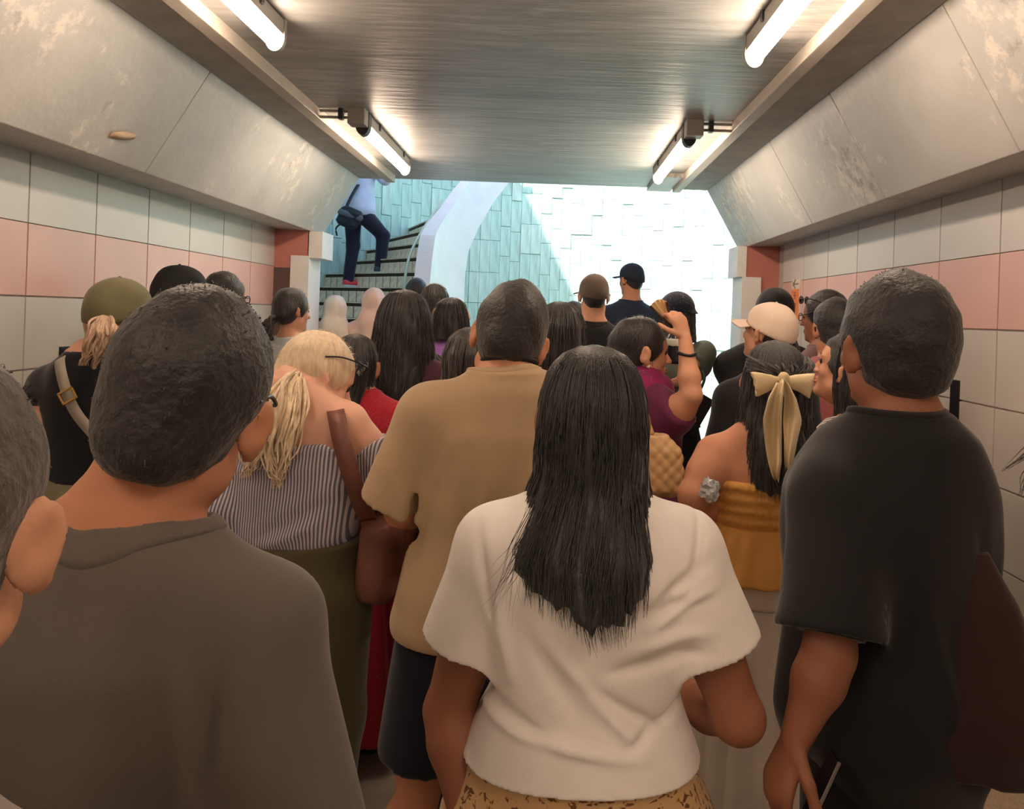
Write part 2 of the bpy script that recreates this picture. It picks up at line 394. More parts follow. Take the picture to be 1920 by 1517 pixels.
# wall of the tunnel mouth seen from the stairwell, roof mass over the tunnel
for n_, (a, b) in enumerate(((-4.0, XL - .06), (XR + .06, 4.3))):
    o = box('wall_mouth_%d' % n_, (a, YE - .25, -.1), (b, YE - .001, 4.0), m_conc); tag(o, kind='structure')
ob = box('roof_slab', (-4.0, Y0, ZC + .30), (4.3, YE - .001, ZC + .95), m_conc); tag(ob, kind='structure')
ob = box('wall_rear', (-2.5, Y0 - .2, 0), (2.1, Y0, ZC + .3), m_tile_b); tag(ob, kind='structure')
# unseen slab added over the stair side to shade it and shadow the wall
ob = box('slab_shade_caster', (-5.6, 4.4, 5.5), (-1.70, 12.2, 5.8), m_conc); tag(ob, kind='structure')
# stair: 17 steps, straight then turning
m_tread = mat('stair_tread', S(214, 204, 182), .7, .25, 14, .3, 40)
m_rtile = mat('worn_beige_riser_tile', S(226, 214, 190), .6, .3, 18, .3, 40)
m_rgrout = mat('dark_dirty_grout', S(74, 62, 48), .9, .3, 20)
RISE, GO = .17, .28
stair = empty('stair', (0, 0, 0)); tag(stair, 'worn beige tiled stair climbing out of the tunnel beside the white parapet', 'stairs'); stair['kind'] = 'structure'
bm = bmesh.new(); box_bm(bm, (-.057, -.010, -.060), (.057, .004, .060), .004); rt = bm_mesh(bm, 'tile'); rt.materials.append(m_rtile)
def nosing(k):
    """(left point, right point) of nosing line k"""
    y = 5.62 + GO * k
    if k <= 5: return Vector((-3.28, y, 0)), Vector((-1.32, y, 0))
    ph = (k - 5.4) * 5.0
    return ring(RO - .02, ph, 0), ring(RI, ph * .62, 0)
for k in range(1, 17):
    a, b = nosing(k); a2, b2 = nosing(k + 1 if k < 16 else 16.2); z = RISE * k
    if k <= 3: b = Vector((.95, b.y, 0)); b2 = Vector((.95, b2.y, 0))
    if k == 3: b2 = Vector((.95, b2.y + .3, 0))
    bm = bmesh.new()
    lo = [bm.verts.new((p.x, p.y, -.05)) for p in (a, b, b2, a2)]; hi = [bm.verts.new((p.x, p.y, z)) for p in (a, b, b2, a2)]
    bm.faces.new(lo[::-1]); bm.faces.new(hi)
    for i in range(4): bm.faces.new((lo[i], lo[(i + 1) % 4], hi[(i + 1) % 4], hi[i]))
    st = link('step', bm_mesh(bm, 'step'), m_rgrout, stair)
    # tread slab with a small nose
    bm = bmesh.new(); d = (b - a).normalized(); nrm = Vector((d.y, -d.x, 0)) * .015
    t0 = [bm.verts.new((p.x, p.y, z)) for p in (a + nrm, b + nrm, b2, a2)]; t1 = [bm.verts.new((p.x, p.y, z + .012)) for p in (a + nrm, b + nrm, b2, a2)]
    bm.faces.new(t0[::-1]); bm.faces.new(t1)
    for i in range(4): bm.faces.new((t0[i], t0[(i + 1) % 4], t1[(i + 1) % 4], t1[i]))
    link('tread', bm_mesh(bm, 'tread'), m_tread, st)
    if k >= 7:
        L = (b - a).length; n_t = int(L / .132); ang = math.atan2(d.y, d.x)
        for i in range(n_t):
            p = a + d * (.066 + .132 * i); 
            o = link('tile', rt, None, st, (p.x, p.y, z - .085 - .01)); o.rotation_euler = (0, 0, ang)
# white helical parapet
TOPX = [-6, 0, 5, 23, 36, 60, 75]; TOPZ = [1.85, 2.15, 2.38, 2.71, 3.05, 3.75, 4.1]
BOTX = [-6, 33.5, 34.5, 36, 42, 51, 60, 75]; BOTZ = [-.05, -.05, 2.05, 2.28, 2.55, 2.87, 3.14, 3.6]
m_parapet = mat('white_render', S(230, 230, 228), .6, .04, 5, .15, 18)
wp = arc_wall('wall_parapet', RI - .02, RI - .17, -6, 75, lambda p: np.interp(p, BOTX, BOTZ), lambda p: np.interp(p, TOPX, TOPZ), m_parapet, 110)
tag(wp, kind='structure')
m_rail = mat('pale_green_handrail', S(196, 214, 190), .4, .05)
m_railw = mat('white_handrail', S(226, 230, 228), .4, .05)
r1 = tube('handrail', [at(757, 575, 7.3), at(757, 545, 7.3), at(762, 505, 7.4), at(771, 472, 7.55), at(790, 435, 7.8), at(830, 375, 8.2)], .014, m_rail, None, 28, 8)
tag(r1, 'thin pale green handrail curving up beside the white parapet', 'handrail')
hr = empty('handrail', ring(RO - .08, 30, 0)); tag(hr, 'white tubular handrail bracketed to the green stone wall above the stair', 'handrail')
hp = [ring(RO - .09, ph, z) for ph, z in ((18, 2.95), (28, 3.28), (38, 3.48), (47, 3.60), (50, 3.62), (58, 3.58), (70, 3.56), (80, 3.56))]
hp = [p - hr.location for p in hp]
tube('rail', hp, .024, m_railw, hr, 40, 8)
for ph, z in ((24, 3.15), (45, 3.57), (63, 3.57)):
    q = ring(RO - .09, ph, z) - hr.location; q2 = ring(RO + .02, ph, z - .06) - hr.location; 
    tube('bracket', [q, (q + q2) / 2 + Vector((0, 0, -.04)), q2], .011, m_railw, hr, 8, 6)

# ================================================================ PEOPLE: signed-distance modelling
def vec(a): return np.array([a[0], a[1], a[2]], float)
class Sdf:
    def __init__(s): s.ops = []
    def _add(s, lo, hi, f, k, mode): s.ops.append((np.asarray(lo, float), np.asarray(hi, float), f, k, mode)); return s
    def cone(s, a, b, ra, rb, k=.02, mode='u', flat=False, sq=None):
        """tapered capsule; flat cuts the far end square; sq=(axis vec, factor) flattens it across that axis"""
        a = vec(a); b = vec(b); ba = b - a; L2 = max(ba @ ba, 1e-9); L = math.sqrt(L2); R = max(ra, rb)
        lo = np.minimum(a, b) - R; hi = np.maximum(a, b) + R
        if sq: ax = vec(sq[0]); ax /= np.linalg.norm(ax); fac = sq[1]
        def f(X, Y, Z):
            px, py, pz = X - a[0], Y - a[1], Z - a[2]
            if sq:
                e = (px * ax[0] + py * ax[1] + pz * ax[2]) * (1 / fac - 1)
                px, py, pz = px + e * ax[0], py + e * ax[1], pz + e * ax[2]
            t0 = (px * ba[0] + py * ba[1] + pz * ba[2]) / L2; t = np.clip(t0, 0, 1)
            d = np.sqrt((px - ba[0] * t) ** 2 + (py - ba[1] * t) ** 2 + (pz - ba[2] * t) ** 2) - (ra + (rb - ra) * t)
            if flat: d = np.maximum(d, (t0 - 1) * L)
            return d * (fac ** .5 if sq else 1)
        return s._add(lo, hi, f, k, mode)
    def chain(s, pts, rs, k=.02, mode='u', **kw):
        for i in range(len(pts) - 1): s.cone(pts[i], pts[i + 1], rs[i], rs[i + 1], k, mode, **kw)
        return s
    def ell(s, c, r, R=None, k=.02, mode='u'):
        c = vec(c); r = vec(r); m = r.max()
        def f(X, Y, Z):
            p = [X - c[0], Y - c[1], Z - c[2]]
            if R is not None: p = [p[0] * R[0][i] + p[1] * R[1][i] + p[2] * R[2][i] for i in range(3)]
            q = np.sqrt((p[0] / r[0]) ** 2 + (p[1] / r[1]) ** 2 + (p[2] / r[2]) ** 2)
            g = np.sqrt((p[0] / r[0] ** 2) ** 2 + (p[1] / r[1] ** 2) ** 2 + (p[2] / r[2] ** 2) ** 2) + 1e-6
            return q * (q - 1) / g
        return s._add(c - m, c + m, f, k, mode)
    def loft(s, rows, k=.03, mode='u', p=2.3, wob=None):
        """rows (z, cx, cy, rx, ry) bottom to top, smooth in between"""
        rows = sorted(rows); A = np.array(rows, float); zz = np.linspace(A[0, 0], A[-1, 0], 60)
        def sm(y):
            v = np.interp(zz, A[:, 0], y); ker = np.array([1, 2, 3, 2, 1.]) / 9; e = np.pad(v, 2, mode='edge'); return np.convolve(e, ker, 'valid')
        cx, cy, rx, ry = (sm(A[:, i]) for i in range(1, 5))
        lo = [min(cx - rx) - .02, min(cy - ry) - .02, zz[0]]; hi = [max(cx + rx) + .02, max(cy + ry) + .02, zz[-1]]
        def f(X, Y, Z):
            z1 = Z.ravel(); g = lambda t: np.interp(z1, zz, t)[None, None, :]
            RX, RY = g(rx), g(ry); ux = (X - g(cx)); uy = (Y - g(cy))
            q = ((np.abs(ux) / RX) ** p + (np.abs(uy) / RY) ** p) ** (1 / p)
            d = (q - 1) * np.minimum(RX, RY) * (1 + .25 * (np.maximum(RX, RY) / np.minimum(RX, RY) - 1) * np.abs(ux) / (np.abs(ux) + np.abs(uy) + 1e-4))
            if wob: d = d + wob(np.arctan2(ux / RX, -uy / RY), z1[None, None, :])
            return np.maximum(d, np.maximum(zz[0] - Z, Z - zz[-1]))
        return s._add(lo, hi, f, k, mode)
    def cut(s, n, o, k=0):
        """keep the side n points away from"""
        n = vec(n); n /= np.linalg.norm(n); o = vec(o)
        s.ops.append((None, None, lambda X, Y, Z: (X - o[0]) * n[0] + (Y - o[1]) * n[1] + (Z - o[2]) * n[2], k, 'cut')); return s
    def disp(s, fn): s.ops.append((None, None, fn, 0, 'disp')); return s
    def mesh(s, name, vs, bounds=None):
        A = [o for o in s.ops if o[4] == 'u']
        lo = np.min([o[0] for o in A], 0) - 3 * vs; hi = np.max([o[1] for o in A], 0) + 3 * vs
        if bounds is not None: lo, hi = (np.asarray(b, float) for b in bounds)
        n = np.ceil((hi - lo) / vs).astype(int) + 1
        ax = [np.arange(n[i]) * vs + lo[i] for i in range(3)]
        d = np.full(n, .5, np.float64)
        for l, h, f, k, mode in s.ops:
            if mode in ('u', 's'):
                mg = k + 2.5 * vs
                i0 = np.maximum(0, np.floor((l - mg - lo) / vs)).astype(int); i1 = np.minimum(n, np.ceil((h + mg - lo) / vs).astype(int) + 1)
                if (i1 <= i0).any(): continue
                sl = tuple(slice(a, b) for a, b in zip(i0, i1))
                v = f(ax[0][sl[0]][:, None, None], ax[1][sl[1]][None, :, None], ax[2][sl[2]][None, None, :]); a = d[sl]
                if mode == 'u':
                    if k > 0:
                        hh = np.clip(.5 + .5 * (a - v) / k, 0, 1); d[sl] = a * (1 - hh) + v * hh - k * hh * (1 - hh)
                    else: d[sl] = np.minimum(a, v)
                else:
                    v = -v
                    if k > 0:
                        hh = np.clip(.5 + .5 * (v - a) / k, 0, 1); d[sl] = a * (1 - hh) + v * hh + k * hh * (1 - hh)
                    else: d[sl] = np.maximum(a, v)
            elif mode == 'cut':
                d = np.maximum(d, f(ax[0][:, None, None], ax[1][None, :, None], ax[2][None, None, :]))
            else:
                m = np.abs(d) < .05; ii = np.nonzero(m)
                d[m] += f(ax[0][ii[0]], ax[1][ii[1]], ax[2][ii[2]])
        d[np.abs(d) < 1e-7] = 1e-7
        v, q = surf_nets(d, lo, vs)
        return mesh_np(name, v, q)
OFF = np.array([[i, j, k] for i in (0, 1) for j in (0, 1) for k in (0, 1)])
EDG = [(a, b) for a in range(8) for b in range(a + 1, 8) if np.abs(OFF[a] - OFF[b]).sum() == 1]
def surf_nets(d, lo, vs):
    s = d < 0; n = np.array(d.shape)
    cnt = np.zeros(n - 1, np.int8)
    for o in OFF: cnt += s[o[0]:n[0] - 1 + o[0], o[1]:n[1] - 1 + o[1], o[2]:n[2] - 1 + o[2]]
    act = (cnt > 0) & (cnt < 8); idx = np.argwhere(act); vid = np.full(n - 1, -1, np.int32); vid[act] = np.arange(len(idx))
    val = [d[idx[:, 0] + o[0], idx[:, 1] + o[1], idx[:, 2] + o[2]] for o in OFF]
    acc = np.zeros((len(idx), 3)); w = np.zeros(len(idx))
    for a, b in EDG:
        m = (val[a] < 0) != (val[b] < 0); den = np.where(m, val[a] - val[b], 1); t = val[a] / den
        acc += m[:, None] * (OFF[a] + (OFF[b] - OFF[a]) * t[:, None]); w += m
    V = (idx + acc / w[:, None]) * vs + lo
    Q = []
    for axis in range(3):
        b, c = (axis + 1) % 3, (axis + 2) % 3
        s0 = [slice(None)] * 3; s1 = [slice(None)] * 3; s0[axis] = slice(0, -1); s1[axis] = slice(1, None)
        ch = s[tuple(s0)] != s[tuple(s1)]
        e = np.argwhere(ch); e = e[(e[:, b] > 0) & (e[:, c] > 0) & (e[:, b] < n[b] - 1) & (e[:, c] < n[c] - 1)]
        def g(db, dc):
            f = e.copy(); f[:, b] += db; f[:, c] += dc; return vid[f[:, 0], f[:, 1], f[:, 2]]
        q = np.stack([g(-1, -1), g(0, -1), g(0, 0), g(-1, 0)], 1)
        ins = s[e[:, 0], e[:, 1], e[:, 2]]; q[~ins] = q[~ins][:, ::-1]
        Q.append(q)
    Q = np.concatenate(Q); Q = Q[(Q >= 0).all(1)]
    return V, Q
def wav(seed, freq, amp, aniso=(1, 1, 1), n=7):
    r = np.random.default_rng(seed); K = r.normal(size=(n, 3)) * freq * np.array(aniso); ph = r.uniform(0, 6.28, n); w = r.uniform(.5, 1, n); w /= w.sum() / 1.6
    def f(X, Y, Z):
        o = 0
        for i in range(n): o = o + w[i] * np.sin(X * K[i, 0] + Y * K[i, 1] + Z * K[i, 2] + ph[i])
        return o * amp
    return f
def folds_back(segs):
    """cloth creases on the back: (x0,z0,x1,z1,width,depth) in the person's frame"""
    def f(X, Y, Z):
        o = np.zeros_like(X); bk = np.clip(.5 - Y * 12, 0, 1)
        for x0, z0, x1, z1, w, dp in segs:
            dx, dz = x1 - x0, z1 - z0; t = np.clip(((X - x0) * dx + (Z - z0) * dz) / (dx * dx + dz * dz), 0, 1)
            q = ((X - x0 - dx * t) ** 2 + (Z - z0 - dz * t) ** 2) / (w * w)
            o += dp * np.exp(-q) * np.sin(math.pi * np.clip(t * .9 + .05, 0, 1))
        return o * bk
    return f

def euler(yaw, pitch, roll):
    """yaw left+, pitch up+, roll to the right shoulder+ (degrees); columns = head axes"""
    R = Matrix.Rotation(math.radians(yaw), 3, 'Z') @ Matrix.Rotation(math.radians(pitch), 3, 'X') @ Matrix.Rotation(math.radians(roll), 3, 'Y')
    return np.array(R)

SKIN = {k: mat('skin_' + k, c, .55, .06, 14, .06, 180, spec=.35) for k, c in dict(tan=S(190, 132, 102), fair=S(218, 168, 144), light=S(206, 152, 122), brown=S(150, 98, 74), deep=S(128, 80, 60)).items()}
def hairmat(name, col, sheen=.5, rough=.42, str_=(60, 60, 5), var=.3):
    if name in MATS: return MATS[name]
    m = mat(name, col, rough, var, 1.6, .45, 3.0, str_, .5); b = nodes_of(m)[2]
    b.inputs['Sheen Weight'].default_value = sheen; b.inputs['Sheen Roughness'].default_value = .5; b.inputs['Sheen Tint'].default_value = (1, 1, 1, 1)
    return m
HB = hairmat('black_hair', S(33, 32, 33), .22)
HBS = hairmat('short_black_hair', S(30, 29, 30), .2, .55, (30, 30, 30))
HDB = hairmat('dark_brown_hair', S(44, 38, 38), .25)
HBL = hairmat('blonde_hair', S(226, 204, 172), .15, .45, var=.16)
HLB = hairmat('light_brown_hair', S(186, 156, 130), .15, .45, var=.2)
M_EYE = mat('eye', S(60, 45, 40), .2, .2, 40)
M_LIP = mat('lip', S(176, 92, 88), .45, .05)
EYE_ME = None

class Person:
    def __init__(s, label, D, bx, Ht, yaw=0, ground=0.0, female=False, build=1.0, skin='tan', group='people queueing for the stair', lean=(0, 0), vs=.011, by=None):
        p = at(bx, by if by else 700, D); s.D = D
        s.root = empty('person', (p.x, D, ground), math.radians(yaw)); tag(s.root, label, 'person', group)
        s.M = (Matrix.Translation((p.x, D, ground)) @ Matrix.Rotation(math.radians(yaw), 4, 'Z')).inverted()
        s.yaw = yaw; s.k = Ht / 1.70; s.fem = female; s.b = build; s.skin = SKIN[skin]; s.lean = lean; s.vs = vs; s.arms = {}
        k = s.k
        s.sw = (.150 if female else .172) * k * (.5 + .5 * build)
        w = build
        ch, wa, hp = ((.140, .122, .165) if female else (.160, .142, .155))
        s.rows = [(z * k, lean[0] * z / 1.45, cy * k + lean[1] * z / 1.45, rx * k * w, ry * k * w) for z, cy, rx, ry in
                  ((.76, -.01, .105, .09), (.86, -.012, hp, .118), (.95, -.01, hp * .98, .115), (1.08, .0, wa, .096), (1.22, .0, ch * .97, .105), (1.32, -.004, ch, .102), (1.39, -.010, ch * .72, .080), (1.44, -.015, .075, .062), (1.47, -.015, .055, .052))]
        s.NB = np.array([lean[0], -.015 * k + lean[1], 1.43 * k])
        s.sh = {q: np.array([lean[0] * .95 + q * s.sw, -.008 * k + lean[1] * .95, 1.345 * k]) for q in (-1, 1)}
    def L(s, px, py, D):
        v = s.M @ at(px, py, D); return np.array([v.x, v.y, v.z])
    def head(s, px, py, D=None, yaw=0, pitch=0, roll=0, size=1.0):
        """pixel of the head centre (ear level); yaw is measured from the line of sight"""
        s.hc = s.L(px, py, D or s.D); s.R = euler(yaw + math.degrees(math.atan2(VX - px, FPX)) - s.yaw, pitch, roll); s.hs = size; return s
    def H(s, x, y, z): return s.hc + s.R @ (np.array([x, y, z]) * s.hs)
    def arm(s, side, elbow, wrist, hand='relax', n=None, curl=.5, dirn=None):
        """elbow/wrist: local points (or offsets from the shoulder when given as ('o', x, y, z))"""
        g = lambda q, base: base + np.array(q[1:]) * s.k if isinstance(q[0], str) else np.asarray(q, float)
        e = g(elbow, s.sh[side]); w = g(wrist, e); s.arms[side] = dict(e=e, w=w, hand=hand, n=n, curl=curl, dirn=dirn); return s
    def hang(s, side, out=.05, fwd=.02):
        return s.arm(side, ('o', side * out, -.01, -.27), ('o', side * .0, fwd + .05, -.245), 'relax')
    def hand_ops(s, F, side, A, sc):
        w = A['w']; d = A['w'] - A['e'] if A['dirn'] is None else np.asarray(A['dirn'], float); d = d / np.linalg.norm(d)
        n = np.asarray(A['n'], float) if A['n'] is not None else np.array([-side, .15, 0.]); n = n - d * (n @ d); n /= np.linalg.norm(n)
        t = np.cross(d, n) ; 
        if A.get('thumb') is not None:
            if t @ np.asarray(A['thumb']) < 0: t = -t
        elif t[1] < 0: t = -t
        sc = sc * .98
        F.cone(w - d * .01, w + d * .085 * sc, .024 * sc, .03 * sc, .012, sq=(n, .55)); F.cone(w + d * .03 * sc + t * .012, w + d * .078 * sc + t * .02 * sc, .02 * sc, .02 * sc, .012, sq=(n, .7)); F.cone(w + d * .03 * sc - t * .014, w + d * .072 * sc - t * .022 * sc, .02 * sc, .019 * sc, .012, sq=(n, .7))
        for i, (off, ln) in enumerate(((.031, .92), (.0105, 1.0), (-.010, .95), (-.030, .76))):
            p = w + d * (.083 - .004 * abs(i - 1.2)) * sc + t * off * sc; a = 0
            for ph, (l, c) in enumerate(((.043, .7), (.027, 1.0), (.021, .8))):
                a += c * A['curl']; q = p + (d * math.cos(a) + n * math.sin(a)) * l * ln * sc
                F.cone(p, q, (.0094, .0086, .0078)[ph] * sc, (.0086, .0078, .0068)[ph] * sc, .004); p = q
        p = w + d * .022 * sc + t * .026 * sc; a = .3 * A['curl']
        for ph, l in enumerate((.04, .032, .026)):
            dd = d * (.62 + .14 * ph) + t * (.62 - .28 * ph) + n * (.35 + .2 * ph) * (.4 + A['curl']); dd /= np.linalg.norm(dd)
            q = p + dd * l * sc; F.cone(p, q, (.014, .0108, .0096)[ph] * sc, (.0108, .0096, .0082)[ph] * sc, .006); p = q
    def body(s, vs=None, legs=True, face=True, noears=False, hands=True):
        F = Sdf(); k, w = s.k, s.b; h = s.hs
        F.loft(s.rows, .02)
        for q in (-1, 1):
            F.cone(s.NB + [q * .02, -.01, .0], s.sh[q] + [0, 0, .0], .045 * k, .052 * k * w ** .5, .04)
            F.cone(s.NB + [q * .012, -.012, .045 * k], s.sh[q] * .55 + s.NB * .45 + [0, -.01, .0], .038 * k, .04 * k, .035)
        for q, A in s.arms.items():
            a = (.047 if s.fem else .052) * k * w ** .8
            m1 = s.sh[q] * .55 + A['e'] * .45
            F.chain([s.sh[q], m1, A['e']], [a * 1.08, a, a * .80], .03)
            m2 = A['e'] * .68 + A['w'] * .32
            F.chain([A['e'], m2, A['w']], [a * .80, a * .82, a * .50], .02)
            if hands: s.hand_ops(F, q, A, (.93 if s.fem else 1.0) * k ** .5)
        if legs:
            for q in (-1, 1):
                hx = q * .088 * k * w; lx = s.lean[0]; F.chain([(hx + lx * .58, -.01, .84 * k), (hx * 1.02 + lx * .3, .005, .47 * k), (hx * 1.02, -.03 * k, .085 * k)], [.085 * k * w, .056 * k * w ** .5, .038 * k], .03)
                F.chain([(hx * 1.02, -.015, .36 * k), (hx * 1.02, -.035 * k, .25 * k)], [.05 * k, .045 * k], .03)
                F.cone((hx * 1.02, -.04, .045 * k), (hx * 1.1, .12 * k, .03), .038 * k, .028 * k, .03)
        # neck and head
        nr = (.047 if s.fem else .058) * k * (.6 + .4 * w)
        F.cone(s.NB, s.H(0, -.018, -.05), nr * 1.08, nr, .03)
        F.cone(s.H(0, .02, -.085), s.NB + [0, .025, .03 * k], .038 * h, nr * .75, .025)
        E = lambda c, r, kk=.02, md='u', RR=None: F.ell(s.H(*c), np.array(r) * h, s.R if RR is None else s.R @ RR, kk, md)
        E((0, -.014, .028), (.074, .096, .086)); E((0, .03, -.042), (.057, .060, .074), .03); E((0, .055, .035), (.058, .040, .055), .03)
        E((0, .078, -.098), (.022, .018, .018), .025)
        for q in (-1, 1):
            E((q * .045, .0, -.066), (.020, .032, .022), .03); E((q * .036, .066, -.026), (.020, .018, .018), .02); E((q * .03, .080, .026), (.024, .010, .009), .014)
            E((q * .032, .097, .006), (.015, .012, .010), .012, 's')
        F.cone(s.H(0, .086, .012), s.H(0, .112, -.030), .0085 * h, .0115 * h, .012)
        for q in (-1, 1): E((q * .011, .100, -.034), (.009, .010, .008), .006)
        E((0, .092, -.058), (.022, .010, .006), .006); E((0, .090, -.070), (.019, .010, .0065), .006)
        if not noears:
            for q in (-1, 1):
                RR = euler(-q * 34, -8, 0)
                E((q * .085, -.012, -.002), (.0085, .023, .035), .006, 'u', RR); E((q * .084, -.002, -.032), (.007, .011, .013), .006, 'u', RR)
                ec = np.array([q * .085, -.011, .001]) + RR @ np.array([q * .0155, 0, 0]); E(ec, (.0120, .0145, .022), .003, 's', RR)
        o = link('body', F.mesh('body', vs or s.vs), s.skin, s.root)
        global EYE_ME
        if face:
            if EYE_ME is None:
                bm = bmesh.new(); bmesh.ops.create_uvsphere(bm, u_segments=12, v_segments=8, radius=.0118); EYE_ME = bm_mesh(bm, 'eye', True); EYE_ME.materials.append(M_EYE)
            for q in (-1, 1): link('eye', EYE_ME, None, s.root, s.H(q * .031, .080, .006)).scale = (h, h, h)
        return o
    # ------------------------------------------------------------ clothes
    def top(s, m, e=.02, hem=.86, sleeve=.75, sr=(.07, .085), neck=.07, necky=-.01, neckz=1.452, amp=.006, fr=16, folds=(), flare=0.0, name='shirt', vs=None, ry=0.0, seed=1, wide=0.0, hand=False, nocollar=False, belly=0.0, rows=None):
        F = Sdf(); k = s.k
        R = []
        for z, cx, cy, rx, rr in (rows or s.rows):
            if z > 1.45 * k: continue
            f = max(0, (1.15 * k - z) / (.35 * k)) * flare
            R.append((z, cx, cy + belly * .3, rx + e + f + (wide if z < 1.3 * k else wide * .4), rr + e * .9 + f + ry + belly))
        R = [r for r in R if r[0] >= hem * k - .12]
        if R[0][0] > hem * k: R = [(hem * k - .02,) + R[0][1:]] + R
        R.append((1.462 * k, s.NB[0], s.NB[1], .068 * k + e * .3, .058 * k + e * .3))
        F.loft(R, .03)
        for q in (-1, 1):
            F.cone(s.NB + [q * .03, -.006, -.005], s.sh[q] + [0, 0, .004], .046 * k + e * .45, .052 * k * s.b ** .5 + e * .75, .05)
            if sleeve > 0 and q in s.arms:
                A = s.arms[q]; sh = s.sh[q]
                if sleeve <= 1:
                    end = sh + (A['e'] - sh) * sleeve; F.cone(sh, end, sr[0] * k, sr[1] * k, .035, flat=True)
                    d = (A['e'] - sh) / np.linalg.norm(A['e'] - sh); F.cone(end - d * .035, end + d * .06, sr[1] * k - .020, sr[1] * k - .018, .004, 's')
                else:
                    F.cone(sh, A['e'], sr[0] * k, (sr[0] + sr[1]) / 2 * k, .035); end = A['e'] + (A['w'] - A['e']) * (sleeve - 1)
                    F.cone(A['e'], end, (sr[0] + sr[1]) / 2 * k, sr[1] * k, .03, flat=True)
        if amp: F.disp(wav(seed, fr, amp, (1, 1, .55)))
        if folds: F.disp(folds_back(folds))
        # the cloth never sinks below the body it covers
        F.loft([(z, cx, cy, rx + .007, rr + .007) for z, cx, cy, rx, rr in s.rows if z >= hem * k - .12], .006)
        for q in (-1, 1):
            F.cone(s.NB + [q * .02, -.01, .0], s.sh[q], .045 * k + .006, .052 * k * s.b ** .5 + .007, .006)
            if 0 < sleeve and q in s.arms:
                a = (.047 if s.fem else .052) * k * s.b ** .8 * 1.06 + .007; A = s.arms[q]; F.cone(s.sh[q], s.sh[q] + (A['e'] - s.sh[q]) * min(1, sleeve), a * 1.05, a * .95, .006, flat=True)
                if sleeve > 1: F.cone(A['e'], A['e'] + (A['w'] - A['e']) * (sleeve - 1), a * .92, a * .6, .006, flat=True)
        if neck:
            nd = s.H(0, -.018, -.05) - s.NB; nd = nd / np.linalg.norm(nd); ca = np.array([s.NB[0], necky * k + s.NB[1] + .012, neckz * k]) + nd * [.02, .02, 0]; cb = ca + nd * [.12, .06, 0] + [0, .018, .12]
            F.cone(ca, cb, neck * k, neck * k * 1.5, .008, 's')
        ops = list(F.ops)
        F.cut((0, 0, -1), (0, 0, hem * k))
        o = link(name, F.mesh(name, vs or s.vs), m, s.root)
        if not nocollar and neck:      # ribbed neckband following the neckline
            G = Sdf(); G.ops = ops; G.disp(lambda X, Y, Z: -.0035 + 0 * X); T = Sdf(); T.cone(ca, cb, neck * k + .019, neck * k * 1.5 + .019, 0)
            G.ops.append((None, None, T.ops[0][2], 0, 'cut'))
            r = neck * k * 1.6 + .03; me = G.mesh('collar', .005 if s.D < 2.4 else .007, (ca - [r, r, .13], ca + [r, r, .13]))
            link('collar', me, m, o)
        return o
    def skirt(s, m, rows, pleat=(14, .006), name='skirt', vs=None, seed=3, amp=.003):
        """rows of (z/1.7-scale, rx, ry)"""
        F = Sdf(); k = s.k; n, a = pleat; zt = max(r[0] for r in rows) * k; zb = min(r[0] for r in rows) * k
        wob = (lambda th, z: a * np.sin(n * th + .8 * np.sin(th * 3 + seed) + seed) * np.clip((zt - z) / (.25 * (zt - zb) + .01), .15, 1)) if a else None
        F.loft([(z * k, s.lean[0] * z / 1.45, -.01 * k + s.lean[1] * z / 1.45, rx * k, ry * k) for z, rx, ry in rows], 0, p=2.1, wob=wob)
        if amp: F.disp(wav(seed, 14, amp, (1, 1, .3)))
        return link(name, F.mesh(name, vs or s.vs), m, s.root)
    def pants(s, m, length=.08, e=.018, legr=(.1, .07), name='trousers', vs=None, top=1.0, amp=.004, spread=1.0):
        F = Sdf(); k, w = s.k, s.b
        R = [(z, cx, cy, rx + e * .7, rr + e * .7) for z, cx, cy, rx, rr in s.rows if z < (top + .02) * k]
        R.append((top * k, R[-1][1], R[-1][2], R[-1][3], R[-1][4])); R = [r for r in R if r[0] <= top * k + 1e-6]
        R[0] = (R[0][0],) + R[0][1:]
        F.loft(R, .02)
        for q in (-1, 1):
            hx = q * .088 * k * w; z1 = length * k; r1 = legr[1] * k; r0 = legr[0] * k * w
            kn = max(.47, length) * k
            lx = s.lean[0]
            if length < .47: F.cone((hx * spread + lx * .56, -.01, .82 * k), (hx * 1.02 * spread + lx * .3, .003, .47 * k), r0, (r0 + r1) / 2, .03); F.cone((hx * 1.02 * spread + lx * .3, .003, .47 * k), (hx * 1.02 * spread, -.025 * k, z1), (r0 + r1) / 2, r1, .03, flat=True)
            else: F.cone((hx * spread + lx * .56, -.01, .82 * k), (hx * 1.05 * spread + lx * .33, 0, z1), r0, r1, .03, flat=True)
        if amp: F.disp(wav(5, 15, amp, (1, 1, .5)))
        F.cut((0, 0, 1), (0, 0, top * k))
        return link(name, F.mesh(name, vs or max(s.vs, .010)), m, s.root)
    def shoes(s, m, spread=1.0):
        k = s.k
        for q in (-1, 1):
            hx = q * .088 * k * s.b * 1.02 * spread; F = Sdf()
            F.cone((hx, -.045 * k, .045), (hx * 1.08, .13 * k, .035), .047 * k, .04 * k, .02); F.cone((hx, -.035 * k, .06), (hx, -.03 * k, .10), .043 * k, .04 * k, .02)
            F.cut((0, 0, -1), (0, 0, .001)); link('shoe', F.mesh('shoe', .009), m, s.root)
